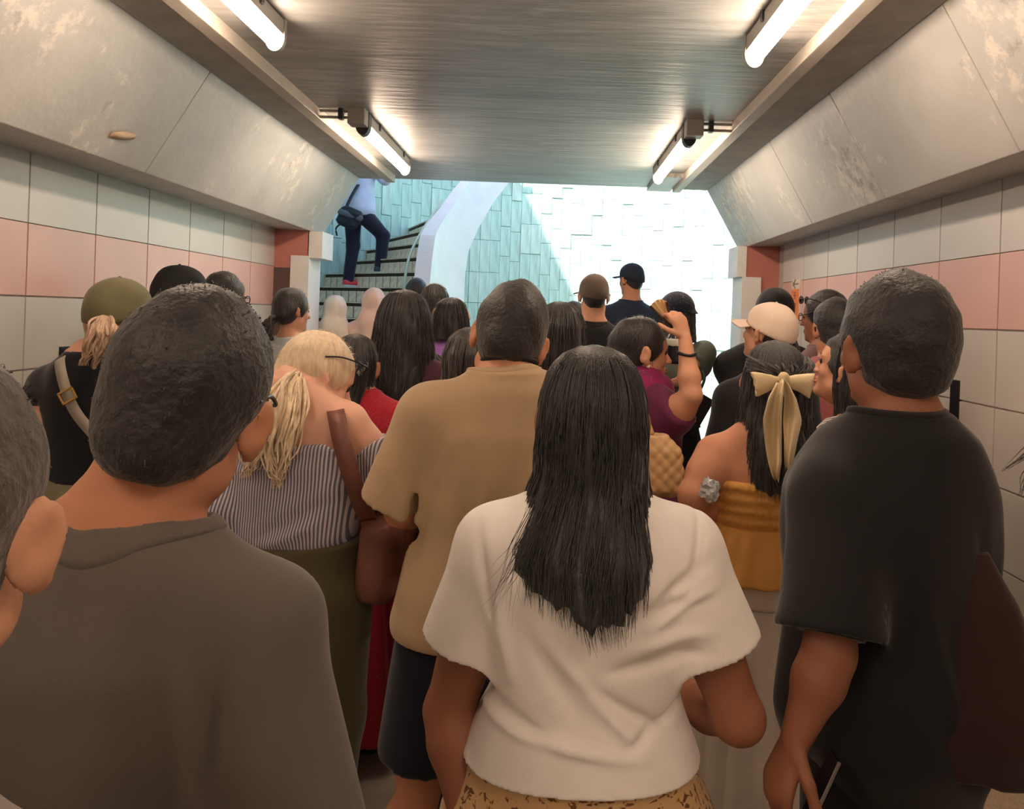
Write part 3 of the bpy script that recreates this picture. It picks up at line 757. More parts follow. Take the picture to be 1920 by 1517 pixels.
    # ------------------------------------------------------------ hair
    def short_hair(s, m, side=.012, topx=.026, nape=-.075, front=.045, messy=.006, strands=900, slen=.022, vs=None, quiff=0.0, seed=2, earcut=True, name='hair', flat=0.0):
        F = Sdf(); h = s.hs; vs = vs or max(.006, s.vs * .75)
        E = lambda c, r, kk=.02, md='u', RR=None: F.ell(s.H(*c), np.array(r) * h, s.R if RR is None else s.R @ RR, kk, md)
        E((0, -.016, .030), (.074 + side, .096 + side, .088 + side), .02)
        E((0, -.014, .048), (.068 + side, .088 + side, .072 + topx), .02)
        E((0, -.045, -.028), (.054 + side * .8, .064 + side * .8, .058), .03)
        if quiff: E((0, .05, .105), (.05, .045, quiff), .03)
        F.disp(wav(seed, 70, messy * .6)); F.disp(wav(seed + 1, 28, messy))
        # face, ears, nape
        c = s.H(0, .105, -.075); F.ell(c, np.array([.11, .085, .115]) * h, s.R, .01, 's')
        F.ell(s.H(0, .115, .0), np.array([.075, .065, .07]) * h, s.R, .012, 's')
        if earcut:
            for q in (-1, 1): E((q * .092, .006, -.035), (.03, .034, .052), .01, 's')
        dn = s.R @ np.array([0, -.18, -1.0]); F.cut(dn, s.H(0, -.05, nape))
        me = F.mesh(name, vs)
        return s.strand_skin(link(name, me, m, s.root), strands, slen, seed)
    def strand_skin(s, o, n, slen, seed, comb=(0, -.35, -.8), jit=.3, rad=.0006):
        me = o.data; nv = len(me.vertices)
        if not n: return o
        co = np.empty(nv * 3, np.float32); me.vertices.foreach_get('co', co); co = co.reshape(-1, 3)
        no = np.empty(nv * 3, np.float32); me.vertices.foreach_get('normal', no); no = no.reshape(-1, 3)
        r = np.random.default_rng(seed); ii = r.integers(0, nv, n)
        up = (s.R @ np.array([0, 0, 1.0])); cm = s.R @ np.array(comb, float)
        P = co[ii].astype(float); N = no[ii].astype(float); ok = ((P - s.hc) @ up > -.06)
        P, N = P[ok], N[ok]; m_ = len(P)
        T = cm + r.normal(size=(m_, 3)) * jit; T += N * (.22 - (T * N).sum(1))[:, None]; T /= np.linalg.norm(T, axis=1)[:, None]
        L = slen * r.uniform(.45, 1.0, m_)[:, None]
        A = P - N * .004; Bm = A + T * L * .55 + N * .002; E_ = A + T * L - N * .002 + np.array([0, 0, -.2]) * L
        X = np.cross(T, N); X /= np.linalg.norm(X, axis=1)[:, None] + 1e-9
        rad = rad * 1.4
        V = np.stack([A - X * rad, A + X * rad, Bm - X * rad * .8, Bm + X * rad * .8, E_], 1).reshape(-1, 3); b = np.arange(m_)[:, None] * 5 + nv
        q0 = np.concatenate([b + [0, 1, 3, 2]], 1); t0 = b + [2, 3, 4]
        qs = np.empty(len(me.loops), np.int32); me.loops.foreach_get('vertex_index', qs); qs = qs.reshape(-1, 4)
        me2 = mesh_np(me.name, np.concatenate([co, V]), np.concatenate([qs, q0]), t0); me2.materials.append(me.materials[0])
        o.data = me2; return o
    def long_hair(s, m, prof, th=115, n=46, strands=160, seed=4, wave=.003, ragged=.06, thick=.014, wfreq=14, name='hair', tips=None, rad=.0016):
        """prof rows (dz from head centre, cx, half width, back, front) top to bottom in the person's frame"""
        A = np.array(prof, float); A = A[np.argsort(-A[:, 0])]; A[:, 2:5] *= s.hs; A[:, 0] = np.where(A[:, 0] > 0, A[:, 0] * s.hs, A[:, 0]); r = np.random.default_rng(seed)
        zt, zb = A[0, 0], A[-1, 0]; nr = 44
        tt = np.linspace(0, 1, nr) ** 1.25; zz = zt + (zb - zt) * tt
        def sm(i, z): return np.interp(-z, -A[:, 0], A[:, i])
        def surf(t_, z, off=0.0, w_=0.0, ph=0.0):
            a = np.maximum(sm(2, z) + off, .002); bk = np.maximum(sm(3, z) + off, .002); fr = sm(4, z)
            c, sn = np.cos(t_), np.sin(t_)
            x = sm(1, z) + a * sn; y = np.where(c >= 0, -bk * c, -fr * c)
            fall = np.clip((zt - z) / .25, 0, 1)
            x = x + w_ * fall * np.sin(z * wfreq * 3 + ph); y = y + w_ * fall * np.cos(z * wfreq * 2.3 + ph * 1.7)
            return np.stack([x + s.hc[0], y + s.hc[1], z + s.hc[2]], -1)
        T = np.linspace(-math.radians(th), math.radians(th), n)
        cut = r.uniform(0, ragged, n); cut = np.convolve(np.pad(cut, 2, mode='edge'), np.ones(5) / 5, 'valid') + r.uniform(0, ragged * .35, n)
        zmin = zb + cut if tips is None else np.interp(np.degrees(T), tips[0], tips[1]) + cut
        G = zt + (zmin[None, :] - zt) * tt[:, None]
        r2 = np.random.default_rng(seed + 5); ridge = r2.normal(size=n) * .0035
        O = surf(T[None, :].repeat(nr, 0), G, ridge[None, :] * np.clip(tt[:, None] * 3, 0, 1), wave, T[None, :] * 4)
        I = surf(T[None, :].repeat(nr, 0), G, -thick * (1 - .75 * tt[:, None]))
        V = np.concatenate([O.reshape(-1, 3), I.reshape(-1, 3)]); ix = np.arange(nr * n).reshape(nr, n); N0 = nr * n
        q = np.stack([ix[:-1, :-1], ix[1:, :-1], ix[1:, 1:], ix[:-1, 1:]], -1).reshape(-1, 4); Q = [q, q[:, ::-1] + N0]
        for e in (ix[-1, :], ix[:, 0][::-1], ix[:, -1]):
            Q.append(np.stack([e[:-1], e[:-1] + N0, e[1:] + N0, e[1:]], -1))
        v = [V]; b = len(V)
        if strands:
            paths = []; rads = []
            for i in range(strands):
                t0 = r.uniform(-1, 1) * math.radians(th); te = t0 + r.normal() * .06
                zl = np.interp(math.degrees(t0), np.degrees(T), zmin) - r.uniform(-.4, .6) * ragged
                u = np.linspace(0, 1, 18); z = zt - .004 + (zl - zt) * u ** 1.15
                P = surf(t0 + (te - t0) * u, z, r.uniform(-.001, .004) * np.ones(18), wave * r.uniform(.6, 1.8), r.uniform(0, 6.3))
                paths.append(P); rads.append(rad * r.uniform(.6, 1.3) * np.sqrt(np.clip(1.02 - u ** 3, .02, 1)))
            vv, qq = tube_np(paths, rads, 4); v.append(vv); Q.append(qq + b)
        return link(name, mesh_np(name, np.concatenate(v), np.concatenate(Q)), m, s.root)
    def locks(s, m, paths, r0=.012, name='hair', per=9, spread=.012, seed=9, wave=.006, wf=30):
        """bundles of strands along given polylines (local points)"""
        rg = np.random.default_rng(seed); PP = []; RR = []
        for pts in paths:
            B = spline(pts, 22); u = np.linspace(0, 1, 22)
            for i in range(per):
                o = rg.normal(size=3) * spread * (.6 if i else 0); ph = rg.uniform(0, 6.28, 2)
                P = B + o * np.sin(np.pi * np.clip(u * .85 + .12, 0, 1))[:, None]
                P[:, 0] += wave * np.sin(u * wf * .5 + ph[0]) * u; P[:, 1] += wave * np.cos(u * wf * .45 + ph[1]) * u
                PP.append(P); RR.append(r0 * rg.uniform(.5, 1.1) * np.clip(1.05 - u ** 2.5, .08, 1) * np.clip(u * 6 + .4, 0, 1))
        v, q = tube_np(PP, RR, 6); return link(name, mesh_np(name, v, q), m, s.root)
    def cap(s, m, brim_yaw=0, brim=True, hgt=.06, fit=.014, bm_=None, strap=True, vs=.007):
        F = Sdf(); h = s.hs
        E = lambda c, r, kk=.01, md='u': F.ell(s.H(*c), np.array(r) * h, s.R, kk, md)
        E((0, -.014, .018), (.077 + fit, .099 + fit, .104 + hgt * .2)); E((0, -.004, .070), (.066 + fit * .8, .088 + fit * .8, .034 + hgt * .6), .02)
        dn = s.R @ np.array([0, .28, -1.0]); F.cut(dn, s.H(0, 0, .012)); F.disp(wav(31, 40, .0025))
        o = link('cap', F.mesh('cap', vs), m, s.root)
        if brim:
            R2 = np.array(Matrix.Rotation(math.radians(brim_yaw), 3, 'Z')); V = []; nr, nc = 6, 15
            for top in (0, 1):
                for i in range(nr):
                    for j in range(nc):
                        a = (j / (nc - 1) - .5) * 2.2; rr = .095 + (.072 * i / (nr - 1)) * math.cos(a * .8)
                        q = R2 @ np.array([math.sin(a) * rr * .92, math.cos(a) * rr - .0, .036 - .010 * (i / (nr - 1)) - .014 * abs(a) ** 2 + top * .005]); V.append(s.H(*q))
            ix = np.arange(nr * nc).reshape(nr, nc); q = np.stack([ix[:-1, :-1], ix[1:, :-1], ix[1:, 1:], ix[:-1, 1:]], -1).reshape(-1, 4)
            Q = [q, q[:, ::-1] + nr * nc]
            for e in (ix[-1, :], ix[0, :][::-1], ix[:, 0], ix[:, -1][::-1]): Q.append(np.stack([e[:-1], e[:-1] + nr * nc, e[1:] + nr * nc, e[1:]], -1))
            link('brim', mesh_np('brim', V, np.concatenate(Q)), bm_ or m, o)
        bmx = bmesh.new(); bmesh.ops.create_uvsphere(bmx, u_segments=10, v_segments=6, radius=.007); link('button', bm_mesh(bmx, 'button', True), m, o, s.H(0, -.012, .105 + hgt * .6 + fit * .0))
        return o
    def glasses(s, m, up=0.0, name='glasses', lens=None, tilt=0.0):
        g = empty(name, (0, 0, 0)); g.parent = s.root; y0 = .108; z0 = .008 + up
        PP = []
        for q in (-1, 1):
            th = np.linspace(0, 2 * math.pi, 20); PP.append(np.array([s.H(q * .033 + .025 * math.cos(t), y0 - .004 * abs(math.cos(t)), z0 - .002 + .019 * math.sin(t)) for t in th]))
        PP.append(np.array([s.H(x, y0 + .004, z0 + .006) for x in np.linspace(-.01, .01, 5)]))
        v, q_ = tube_np(PP, [.0022] * 3, 6); link('rim', mesh_np('rim', v, q_), m, g)
        for q in (-1, 1):
            P = spline([s.H(q * .058, y0 - .003, z0 + .004), s.H(q * .081, .06, z0 + .012 - up * .1), s.H(q * .085, .012, z0 + .026 - up * .35), s.H(q * .085, -.03, z0 + .022 - up * .5)], 12)
            v, q_ = tube_np([P], [.0026], 6); link('temple', mesh_np('temple', v, q_), m, g)
        if lens:
            for q in (-1, 1):
                F = Sdf(); F.ell(s.H(q * .033, y0 - .002, z0 - .002), (.024, .0035, .018), s.R, 0); link('lens', F.mesh('lens', .003), lens, g)
        return g
    def mesh(s, name, F, m, vs=None, parent=None): return link(name, F.mesh(name, vs or s.vs), m, parent or s.root)
def bag_root(name, label, cat, loc=(0, 0, 0)):
    r = empty(name, loc); tag(r, label, cat); return r
def ribbon_strap(name, pts, width, thick, m, parent, n=30, wdir=None):
    """flat strap: pts local, wdir the direction of the strap's width"""
    P = spline(pts, n); T = np.gradient(P, axis=0); T /= np.linalg.norm(T, axis=1)[:, None]
    W = np.broadcast_to(np.asarray(wdir, float), P.shape); W = W - T * (W * T).sum(1)[:, None]; W /= np.linalg.norm(W, axis=1)[:, None]; N = np.cross(T, W)
    ring_ = np.stack([P - W * width / 2 - N * thick / 2, P + W * width / 2 - N * thick / 2, P + W * width / 2 + N * thick / 2, P - W * width / 2 + N * thick / 2], 1)
    V = ring_.reshape(-1, 3); i = np.arange(n - 1)[:, None] * 4; j = np.arange(4)[None, :]; j2 = (j + 1) % 4
    Q = np.stack([i + j, i + j2, i + 4 + j2, i + 4 + j], -1).reshape(-1, 4); Q = np.concatenate([Q, [[0, 3, 2, 1]], [[4 * n - 4, 4 * n - 3, 4 * n - 2, 4 * n - 1]]])
    return link(name, mesh_np(name, V, Q, smooth=False), m, parent)

# ================================================================ THE CROWD
def cloth(name, col, rough=.85, bump=.12, bscale=260, var=.07, vscale=9, sheen=.25): return mat('cloth_' + name, col, rough, var, vscale, bump, bscale, (1, 1, 1), .25, sheen=sheen)
def striped(name, c1, c2, scale, axis='X', rough=.85):
    m = cloth(name, c1); n, l, b = nodes_of(m); tc = n.new('ShaderNodeTexCoord'); w = n.new('ShaderNodeTexWave'); w.bands_direction = axis; w.inputs['Scale'].default_value = scale; w.inputs['Distortion'].default_value = .6; w.inputs['Detail Scale'].default_value = .6
    l.new(tc.outputs['Object'], w.inputs['Vector']); r = n.new('ShaderNodeValToRGB'); r.color_ramp.elements[0].color = c1; r.color_ramp.elements[1].color = c2; r.color_ramp.elements[0].position = .45; r.color_ramp.elements[1].position = .58
    l.new(w.outputs[0], r.inputs[0]); l.new(r.outputs[0], b.inputs['Base Color']); return m
def spotted(name, base, spot, scale, lo=.18, hi=.24, scale2=None, spot2=None, thr2=.55):
    m = cloth(name, base); n, l, b = nodes_of(m); tc = n.new('ShaderNodeTexCoord')
    nz = n.new('ShaderNodeTexNoise'); nz.inputs['Scale'].default_value = scale * .8; l.new(tc.outputs['Object'], nz.inputs['Vector'])
    mx = n.new('ShaderNodeMixRGB'); mx.inputs[0].default_value = .12; l.new(tc.outputs['Object'], mx.inputs[1]); l.new(nz.outputs['Color'], mx.inputs[2])
    v = n.new('ShaderNodeTexVoronoi'); v.inputs['Scale'].default_value = scale; l.new(mx.outputs[0], v.inputs['Vector'])
    r = n.new('ShaderNodeValToRGB'); r.color_ramp.elements[0].position = lo; r.color_ramp.elements[1].position = hi; r.color_ramp.elements[0].color = spot; r.color_ramp.elements[1].color = base
    l.new(v.outputs['Distance'], r.inputs[0]); out = r.outputs[0]
    if scale2:
        n2 = n.new('ShaderNodeTexNoise'); n2.inputs['Scale'].default_value = scale2; n2.inputs['Detail'].default_value = 6; n2.inputs['Distortion'].default_value = 2.5; l.new(tc.outputs['Object'], n2.inputs['Vector'])
        r2 = n.new('ShaderNodeValToRGB'); r2.color_ramp.elements[0].position = thr2; r2.color_ramp.elements[1].position = thr2 + .03; r2.color_ramp.elements[0].color = (0, 0, 0, 1); r2.color_ramp.elements[1].color = (1, 1, 1, 1)
        l.new(n2.outputs[0], r2.inputs[0]); m2 = n.new('ShaderNodeMixRGB'); l.new(r2.outputs[0], m2.inputs[0]); l.new(out, m2.inputs[1]); m2.inputs[2].default_value = spot2; out = m2.outputs[0]
    l.new(out, b.inputs['Base Color']); return m
M_JEAN = cloth('dark_denim', S(40, 46, 60)); M_BLACKP = cloth('black_trousers', S(26, 26, 30)); M_SHOE = mat('dark_shoe', S(36, 34, 36), .5); M_SHOEW = mat('white_shoe', S(206, 204, 200), .5)
M_GLF = mat('thin_metal_frame', S(90, 92, 110), .25, metal=.8); M_GLB = mat('black_frame', S(20, 20, 22), .3)
M_LENS = mat('dark_lens', S(14, 15, 18), .1, coat=.5)
M_GOLD = mat('gold_metal', S(200, 164, 96), .25, metal=1.0); M_PHONE = mat('phone_black', S(14, 15, 18), .15, coat=.6); M_STEEL = mat('phone_edge', S(150, 146, 140), .3, metal=.9)

# ---- man in the dark grey T-shirt
p = Person('man in dark grey crew-neck T-shirt and glasses, head tilted to one side', .86, 262, 1.635, -8, vs=.007, build=.98, skin='tan')
p.head(350, 764, .86, yaw=-21, pitch=-4, roll=13, size=1.0); p.hang(-1, .05); p.hang(1, .06)
p.body(.006); p.top(cloth('dark_grey', S(96, 88, 82)), e=.022, hem=.80, sleeve=.92, sr=(.072, .086), neck=.074, neckz=1.462, amp=.006, vs=.007, seed=12, folds=[(-.05, 1.25, -.10, .9, .02, -.008), (.12, 1.3, .16, .95, .015, -.009), (.02, 1.2, .05, .85, .025, -.006), (-.16, 1.32, -.10, 1.15, .012, .008), (.17, 1.30, .13, 1.12, .010, .010)])
p.pants(M_BLACKP); p.shoes(M_SHOE)
p.short_hair(HBS, side=.009, topx=.024, nape=-.08, messy=.003, strands=9000, slen=.014, vs=.006, seed=21)
p.glasses(M_GLF)

# ---- woman in the white T-shirt
p3 = p = Person('woman in white T-shirt and brown floral trousers, straight black hair down her back', 1.32, 1112, 1.565, 0, female=True, build=1.29, skin='brown', vs=.007)
p.head(1110, 796, 1.32, yaw=-4, pitch=-3, size=1.04)
p.arm(-1, p.L(842, 1330, 1.34), p.L(872, 1530, 1.26)); p.arm(1, p.L(1385, 1345, 1.30), p.L(1240, 1290, 1.62))
p.body(.0065)
p.top(cloth('white_jersey', S(238, 232, 226), sheen=.15, bump=.06), e=.021, hem=.972, sleeve=.57, sr=(.080, .094), neck=.075, neckz=1.46, amp=.004, fr=12, vs=.005, seed=5, flare=.004,
      folds=[(0.05, 1.12, 0.21, 1.1400000000000001, 0.0128, -0.011), (0.03, 1.085, 0.2, 1.105, 0.0112, 0.015), (0.0, 1.16, 0.2, 1.19, 0.012, 0.0144), (0.2, 1.25, 0.11, 1.19, 0.0096, 0.015), (0.21, 1.21, 0.1, 1.15, 0.008, -0.011), (-0.02, 1.07, 0.17, 0.9500000000000001, 0.0128, 0.015), (-0.06, 1.12, 0.1, 0.9500000000000001, 0.0112, -0.011), (-0.18, 1.02, -0.05, 0.965, 0.0112, 0.015), (-0.2, 0.99, 0.1, 0.9450000000000001, 0.0096, -0.011), (0.19, 1.02, 0.06, 0.96, 0.008, 0.015), (-0.17, 1.22, -0.12, 1.04, 0.016, -0.011), (-0.19, 1.3, -0.155, 1.1400000000000001, 0.008, 0.015), (-0.1, 1.1400000000000001, 0.0, 1.0, 0.016, 0.0096), (0.19, 1.32, 0.165, 1.19, 0.008, 0.015)])
F_FLORAL = spotted('tan_floral', S(206, 168, 120), S(96, 62, 36), 26, .10, .13, 34, S(112, 72, 38), .575)
p.pants(F_FLORAL, e=.008, legr=(.118, .11), vs=.008, top=1.0, amp=.004); p.shoes(M_SHOE)
# belt loops and the small dark back label of the trousers
bl = Sdf(); bl.ell((.02, -.182, .872), (.022, .006, .012), None, 0); p.mesh('waist_label', bl, mat('dark_purple_label', S(44, 34, 52), .6), .003)
p.long_hair(HB, [(.136, 0, .004, .004, .004), (.130, 0, .03, .035, .03), (.115, 0, .055, .07, .05), (.09, 0, .074, .098, .06), (.05, 0, .086, .115, .06), (0, 0, .090, .120, .04), (-.086, 0, .092, .122, .03), (-.137, -.003, .104, .140, .03), (-.2, -.010, .128, .172, .02), (-.28, -.008, .124, .19, .0), (-.33, .004, .108, .198, .0)],
            th=112, n=60, strands=620, wave=.003, ragged=.05, seed=41, tips=([-112, -80, -40, 0, 25, 60, 90, 112], [-.22, -.25, -.275, -.315, -.31, -.275, -.25, -.22]), rad=.0013)
rg = np.random.default_rng(3); paths = []
for i in range(26):   # loose wisps over the shoulder and at the crown
    t = rg.uniform(-1.5, -.9); a = p.hc + np.array([.1 * math.sin(t), -.13, -.12 + rg.uniform(-.03, .03)])
    paths.append([a, a + [-.03 * rg.uniform(.4, 1.2), -.035, -.06], a + [-.07 * rg.uniform(.2, 1.2), -.045, -.11 - rg.uniform(0, .05)]])
p.locks(HB, paths, r0=.0005, per=1, spread=0, name='shoulder_wisps', wave=.002)['kind'] = 'stuff'; paths = []
for i in range(40):
    x = rg.uniform(-.08, .08); a = p.hc + np.array([x, rg.uniform(-.08, .0), .122 - 5 * x * x]); paths.append([a, a + [x * .1, -.02, .006], a + [x * .25 + rg.normal() * .01, -.05, -.004]])
p.locks(HB, paths, r0=.0005, per=1, spread=0, name='crown_wisps', wave=.002)['kind'] = 'stuff'

# ---- man in the black T-shirt
p4 = p = Person('heavy-set man in black T-shirt beside the tiled wall, phone in his hand', 1.48, 1682, 1.72, 26, build=.99, skin='brown', vs=.008)
p.sh = {q: v + np.array([-q * .022, 0, -.03]) for q, v in p.sh.items()}
p.head(1672, 655, 1.48, yaw=38, pitch=4, roll=-2, size=1.08)
p.arm(-1, p.L(1555, 1225, 1.30), p.L(1492, 1385, 1.28), n=p.M.to_3x3() @ Vector((1, .25, 0)), curl=.55); p.arm(1, ('o', .0, .09, -.25), ('o', .0, .10, -.23))
p.arms[-1]['thumb'] = np.array(p.M.to_3x3() @ Vector((.6, -1, 0)))
p.body(.006)
p.top(cloth('black_jersey', S(32, 32, 34)), e=.034, hem=.74, sleeve=.90, sr=(.078, .098), neck=.068, neckz=1.45, amp=.007, vs=.008, seed=8, belly=.045, wide=.02, folds=[(.12, 1.3, .08, .9, .02, -.008), (-.1, 1.2, -.02, .9, .02, -.01), (.02, 1.3, .1, 1.0, .015, .008)])
p.pants(M_BLACKP, e=.03); p.shoes(M_SHOE)
p.short_hair(HBS, side=.016, topx=.026, nape=-.09, messy=.004, strands=7000, slen=.013, vs=.006, seed=33)
ph = bag_root('phone', 'black smartphone with a metal edge held low in the black-shirted man\'s hand', 'phone', at(1497, 1452, 1.27))
bm = bmesh.new(); box_bm(bm, (-.004, -.034, -.07), (.004, .034, .07), .0035); b_ = link('case', bm_mesh(bm, 'case'), M_PHONE, ph)
bm = bmesh.new(); box_bm(bm, (-.0046, -.0352, -.0712), (.0015, -.0325, .0712), .001); link('metal_edge', bm_mesh(bm, 'metal_edge'), M_STEEL, ph)
for i, (u, w_) in enumerate(((.03, .008), (.006, .012), (-.014, .012))):
    bm = bmesh.new(); box_bm(bm, (-.0028, -.0362, u - w_ / 2), (-.0008, -.0348, u + w_ / 2), .0005); link('button', bm_mesh(bm, 'button'), M_STEEL, ph)
A_ = p4.arms[-1]; d_ = A_['w'] - A_['e']; d_ /= np.linalg.norm(d_); n_ = np.array(A_['n'], float); n_ -= d_ * (n_ @ d_); n_ /= np.linalg.norm(n_); R3 = p4.M.to_3x3().inverted()
dW = (R3 @ Vector(d_)).normalized(); nW = (R3 @ Vector(n_)).normalized(); ph.location = p4.M.inverted() @ Vector(A_['w'] + d_ * .085 + n_ * .046) + Vector((.022, -.03, .02))
xW = (nW + Vector((.0, -.45, 0))).normalized(); yW = (-dW).cross(xW).normalized(); ph.rotation_euler = Matrix((xW, yW, xW.cross(yW))).transposed().to_euler()
# brown tote bag on his far shoulder
tb = bag_root('tote_bag', 'large dark brown cloth tote bag hanging at the black-shirted man\'s back', 'bag', at(1850, 1300, 1.34))
def TB(px, py, D): v = at(px, py, D) - tb.location; return np.array(v)
F = Sdf(); a = TB(1850, 1080, 1.36); F.loft([(TB(1850, 1452, 1.34)[2], .0, 0, .135, .05), (TB(1850, 1380, 1.34)[2], .0, 0, .14, .065), (TB(0, 1250, 1.34)[2] + 0, .0, 0, .10, .06), (TB(1850, 1130, 1.34)[2], -.005, .01, .055, .04), (TB(1850, 1040, 1.34)[2], -.015, .02, .018, .022)], 0, p=2.2)
F.disp(wav(17, 26, .007, (1, 1, .35)))
link('pouch', F.mesh('pouch', .007), cloth('dark_brown_canvas', S(52, 34, 32), .8), tb)
ribbon_strap('strap', [TB(1838, 1060, 1.36), TB(1832, 980, 1.38), TB(1805, 860, 1.42), TB(1775, 815, 1.46), TB(1765, 850, 1.6)], .035, .006, cloth('dark_brown_canvas', S(52, 34, 32)), tb, 26, (.8, -.4, 0))

# ---- man in the tan T-shirt
p5 = p = Person('man in oversized tan T-shirt and dark navy shorts, dark cord at his neck', 1.90, 858, 1.735, 2, build=1.04, skin='tan', lean=(.13, 0), vs=.009)
p.head(955, 638, 1.95, yaw=-2, pitch=-12, roll=13, size=1.07)
p.arm(-1, p.L(754, 955, 1.92), p.L(800, 960, 2.1)); p.hang(1, .1)
p.body(.008)
p.top(cloth('tan_jersey', S(180, 154, 122), bump=.08), e=.032, hem=.835, sleeve=.93, sr=(.086, .108), neck=.07, neckz=1.452, amp=.006, fr=11, vs=.008, seed=14, flare=.035, folds=[(-.02, 1.32, -.10, 1.0, .016, .010), (.0, 1.36, -.08, 1.1, .012, -.010), (-.12, 1.25, -.10, .9, .02, -.010), (.05, 1.2, .02, .9, .03, .01), (.22, 1.35, .15, 1.1, .02, -.012), (-.06, 1.3, -.16, .88, .012, .012), (.1, 1.3, .04, .88, .02, -.012)])
p.pants(cloth('navy_shorts', S(28, 32, 44)), length=.52, e=.03, legr=(.10, .108), name='shorts', top=1.0, spread=1.05); p.shoes(M_SHOEW)
th = np.linspace(-2.3, 2.3, 20); tube('neck_cord', [p.NB + np.array([.070 * math.sin(t), .022 - .070 * math.cos(t), .066 + .014 * math.cos(t)]) for t in th], .007, mat('black_cord', S(26, 27, 32), .8), p.root, 40, 6)
p.short_hair(HBS, side=.013, topx=.03, nape=-.07, messy=.005, strands=4500, slen=.016, vs=.007, seed=44, quiff=.028)

# ---- blonde woman, off-shoulder striped blouse
p6 = p = Person('blonde woman in striped off-shoulder blouse looking down, sunglasses pushed up on her head', 2.2, 556, 1.66, -12, female=True, build=1.28, skin='fair', vs=.009)
p.head(594, 712, 2.24, yaw=-74, pitch=-22, roll=0, size=1.04)
p.arm(1, p.L(716, 880, 2.2), p.L(690, 948, 2.45), curl=.9); p.arm(-1, p.L(408, 965, 2.12), p.L(440, 1000, 2.4))
p.body(.008)
M_STR = striped('blue_white_stripe', S(196, 184, 190), S(98, 100, 118), 38)
F = Sdf(); k = p.k
R = [(z, cx, cy, rx + .028, ry + .026) for z, cx, cy, rx, ry in p.rows if .98 * k < z < 1.34 * k]; R = [(.965 * k, 0, -.01, .19, .14), (1.02 * k, 0, -.01, .205, .155), (1.08 * k, 0, -.005, .205, .155), (1.16 * k, 0, 0, .20, .155), (1.235 * k, 0, 0, .195, .15), (1.30 * k, 0, 0, .185, .142)]
F.loft(R, .02)
for q in (-1, 1):
    A = p.arms[q]; sh = p.sh[q]; s0 = sh + (A['e'] - sh) * .22; F.cone(s0, A['e'], .072, .085, .03); F.cone(A['e'], A['e'] + (A['w'] - A['e']) * .8, .085, .06, .03, flat=True)
    F.cone(s0 + [-q * .02, 0, .02], s0 + [-q * .06, 0, -.04], .06, .07, .04)
    dd = (A['e'] - sh) / np.linalg.norm(A['e'] - sh); F.cone(s0 - dd * .12, s0 - dd * .018, .11, .088, .01, 's')
F.disp(wav(6, 16, .006, (1, 1, 1.2))); F.disp(folds_back([(-.15, 1.18, .12, 1.2, .012, -.008), (.18, 1.12, -.02, 1.0, .02, .01), (.15, 1.05, .0, .98, .015, -.01), (-.2, 1.1, -.05, 1.0, .02, .008), (-.12, 1.235, .14, 1.25, .008, -.008)]))
F.cone((0, 0, 1.282 * k), (0, 0, 1.5 * k), .145, .19, .006, 's')
F.cut((0, 0, 1), (0, 0, 1.30 * k)) if False else None
p.mesh('blouse', F, M_STR, .008)
p.pants(cloth('olive_twill', S(84, 78, 54)), e=.03, legr=(.12, .105), top=1.01); p.shoes(M_SHOE)
p.short_hair(HBL, side=.012, topx=.018, nape=-.09, front=.03, messy=.003, strands=2500, slen=.03, vs=.007, seed=51, earcut=True)
def PL(*a): return [p.L(*q) for q in a]
p.locks(HBL, [PL((560, 700, 2.12), (545, 730, 2.06), (540, 770, 2.03), (530, 820, 2.02), (524, 870, 2.02), (518, 915, 2.03)), PL((555, 705, 2.12), (532, 740, 2.05), (520, 790, 2.02), (506, 830, 2.01), (512, 880, 2.01), (525, 900, 2.02)), PL((550, 705, 2.12), (528, 750, 2.06), (505, 790, 2.03), (486, 830, 2.02), (470, 865, 2.02), (462, 895, 2.03)), PL((562, 712, 2.1), (556, 760, 2.05), (545, 800, 2.02), (535, 850, 2.02), (530, 885, 2.02)), PL((552, 705, 2.1), (520, 760, 2.04), (495, 815, 2.03), (480, 860, 2.03), (466, 885, 2.03))], r0=.006, per=26, spread=.022, wave=.010, wf=26, name='ponytail', seed=8)
p.glasses(M_GLB, up=.072, name='sunglasses', lens=M_LENS)
sb = bag_root('shoulder_bag', 'brown leather shoulder bag with wide strap on the blonde woman\'s back', 'bag', at(690, 985, 2.12)); M_LEA = mat('brown_leather', S(112, 70, 58), .5, .12, 12, .2, 60)
def SB(*a): return [np.array(at(*q) - sb.location) for q in a]
ribbon_strap('strap', SB((628, 765, 2.2), (630, 775, 2.09), (640, 825, 2.035), (655, 880, 2.02), (675, 940, 2.05), (690, 975, 2.1)), .048, .006, M_LEA, sb, 30, (1, 0, .15))
F = Sdf(); F.loft([(-.19, 0, 0, .05, .10), (-.17, 0, 0, .06, .12), (0, 0, 0, .055, .12), (.035, 0, 0, .045, .11)], 0, p=3); F.disp(wav(4, 20, .004)); link('pouch', F.mesh('pouch', .009), M_LEA, sb, (.03, .05, -.02))
pk = bag_root('phone', 'grey phone in the blonde woman\'s hand by the brown strap', 'phone', at(688, 925, 2.36)); bm = bmesh.new(); box_bm(bm, (-.036, -.004, -.075), (.036, .004, .075), .004); link('case', bm_mesh(bm, 'case'), mat('grey_phone', S(80, 80, 86), .4), pk); pk.rotation_euler = (.5, -.5, .3)
bm = bmesh.new(); box_bm(bm, (-.03, -.0055, -.068), (.03, -.0035, .068), .001); link('screen', bm_mesh(bm, 'screen'), M_PHONE, pk)

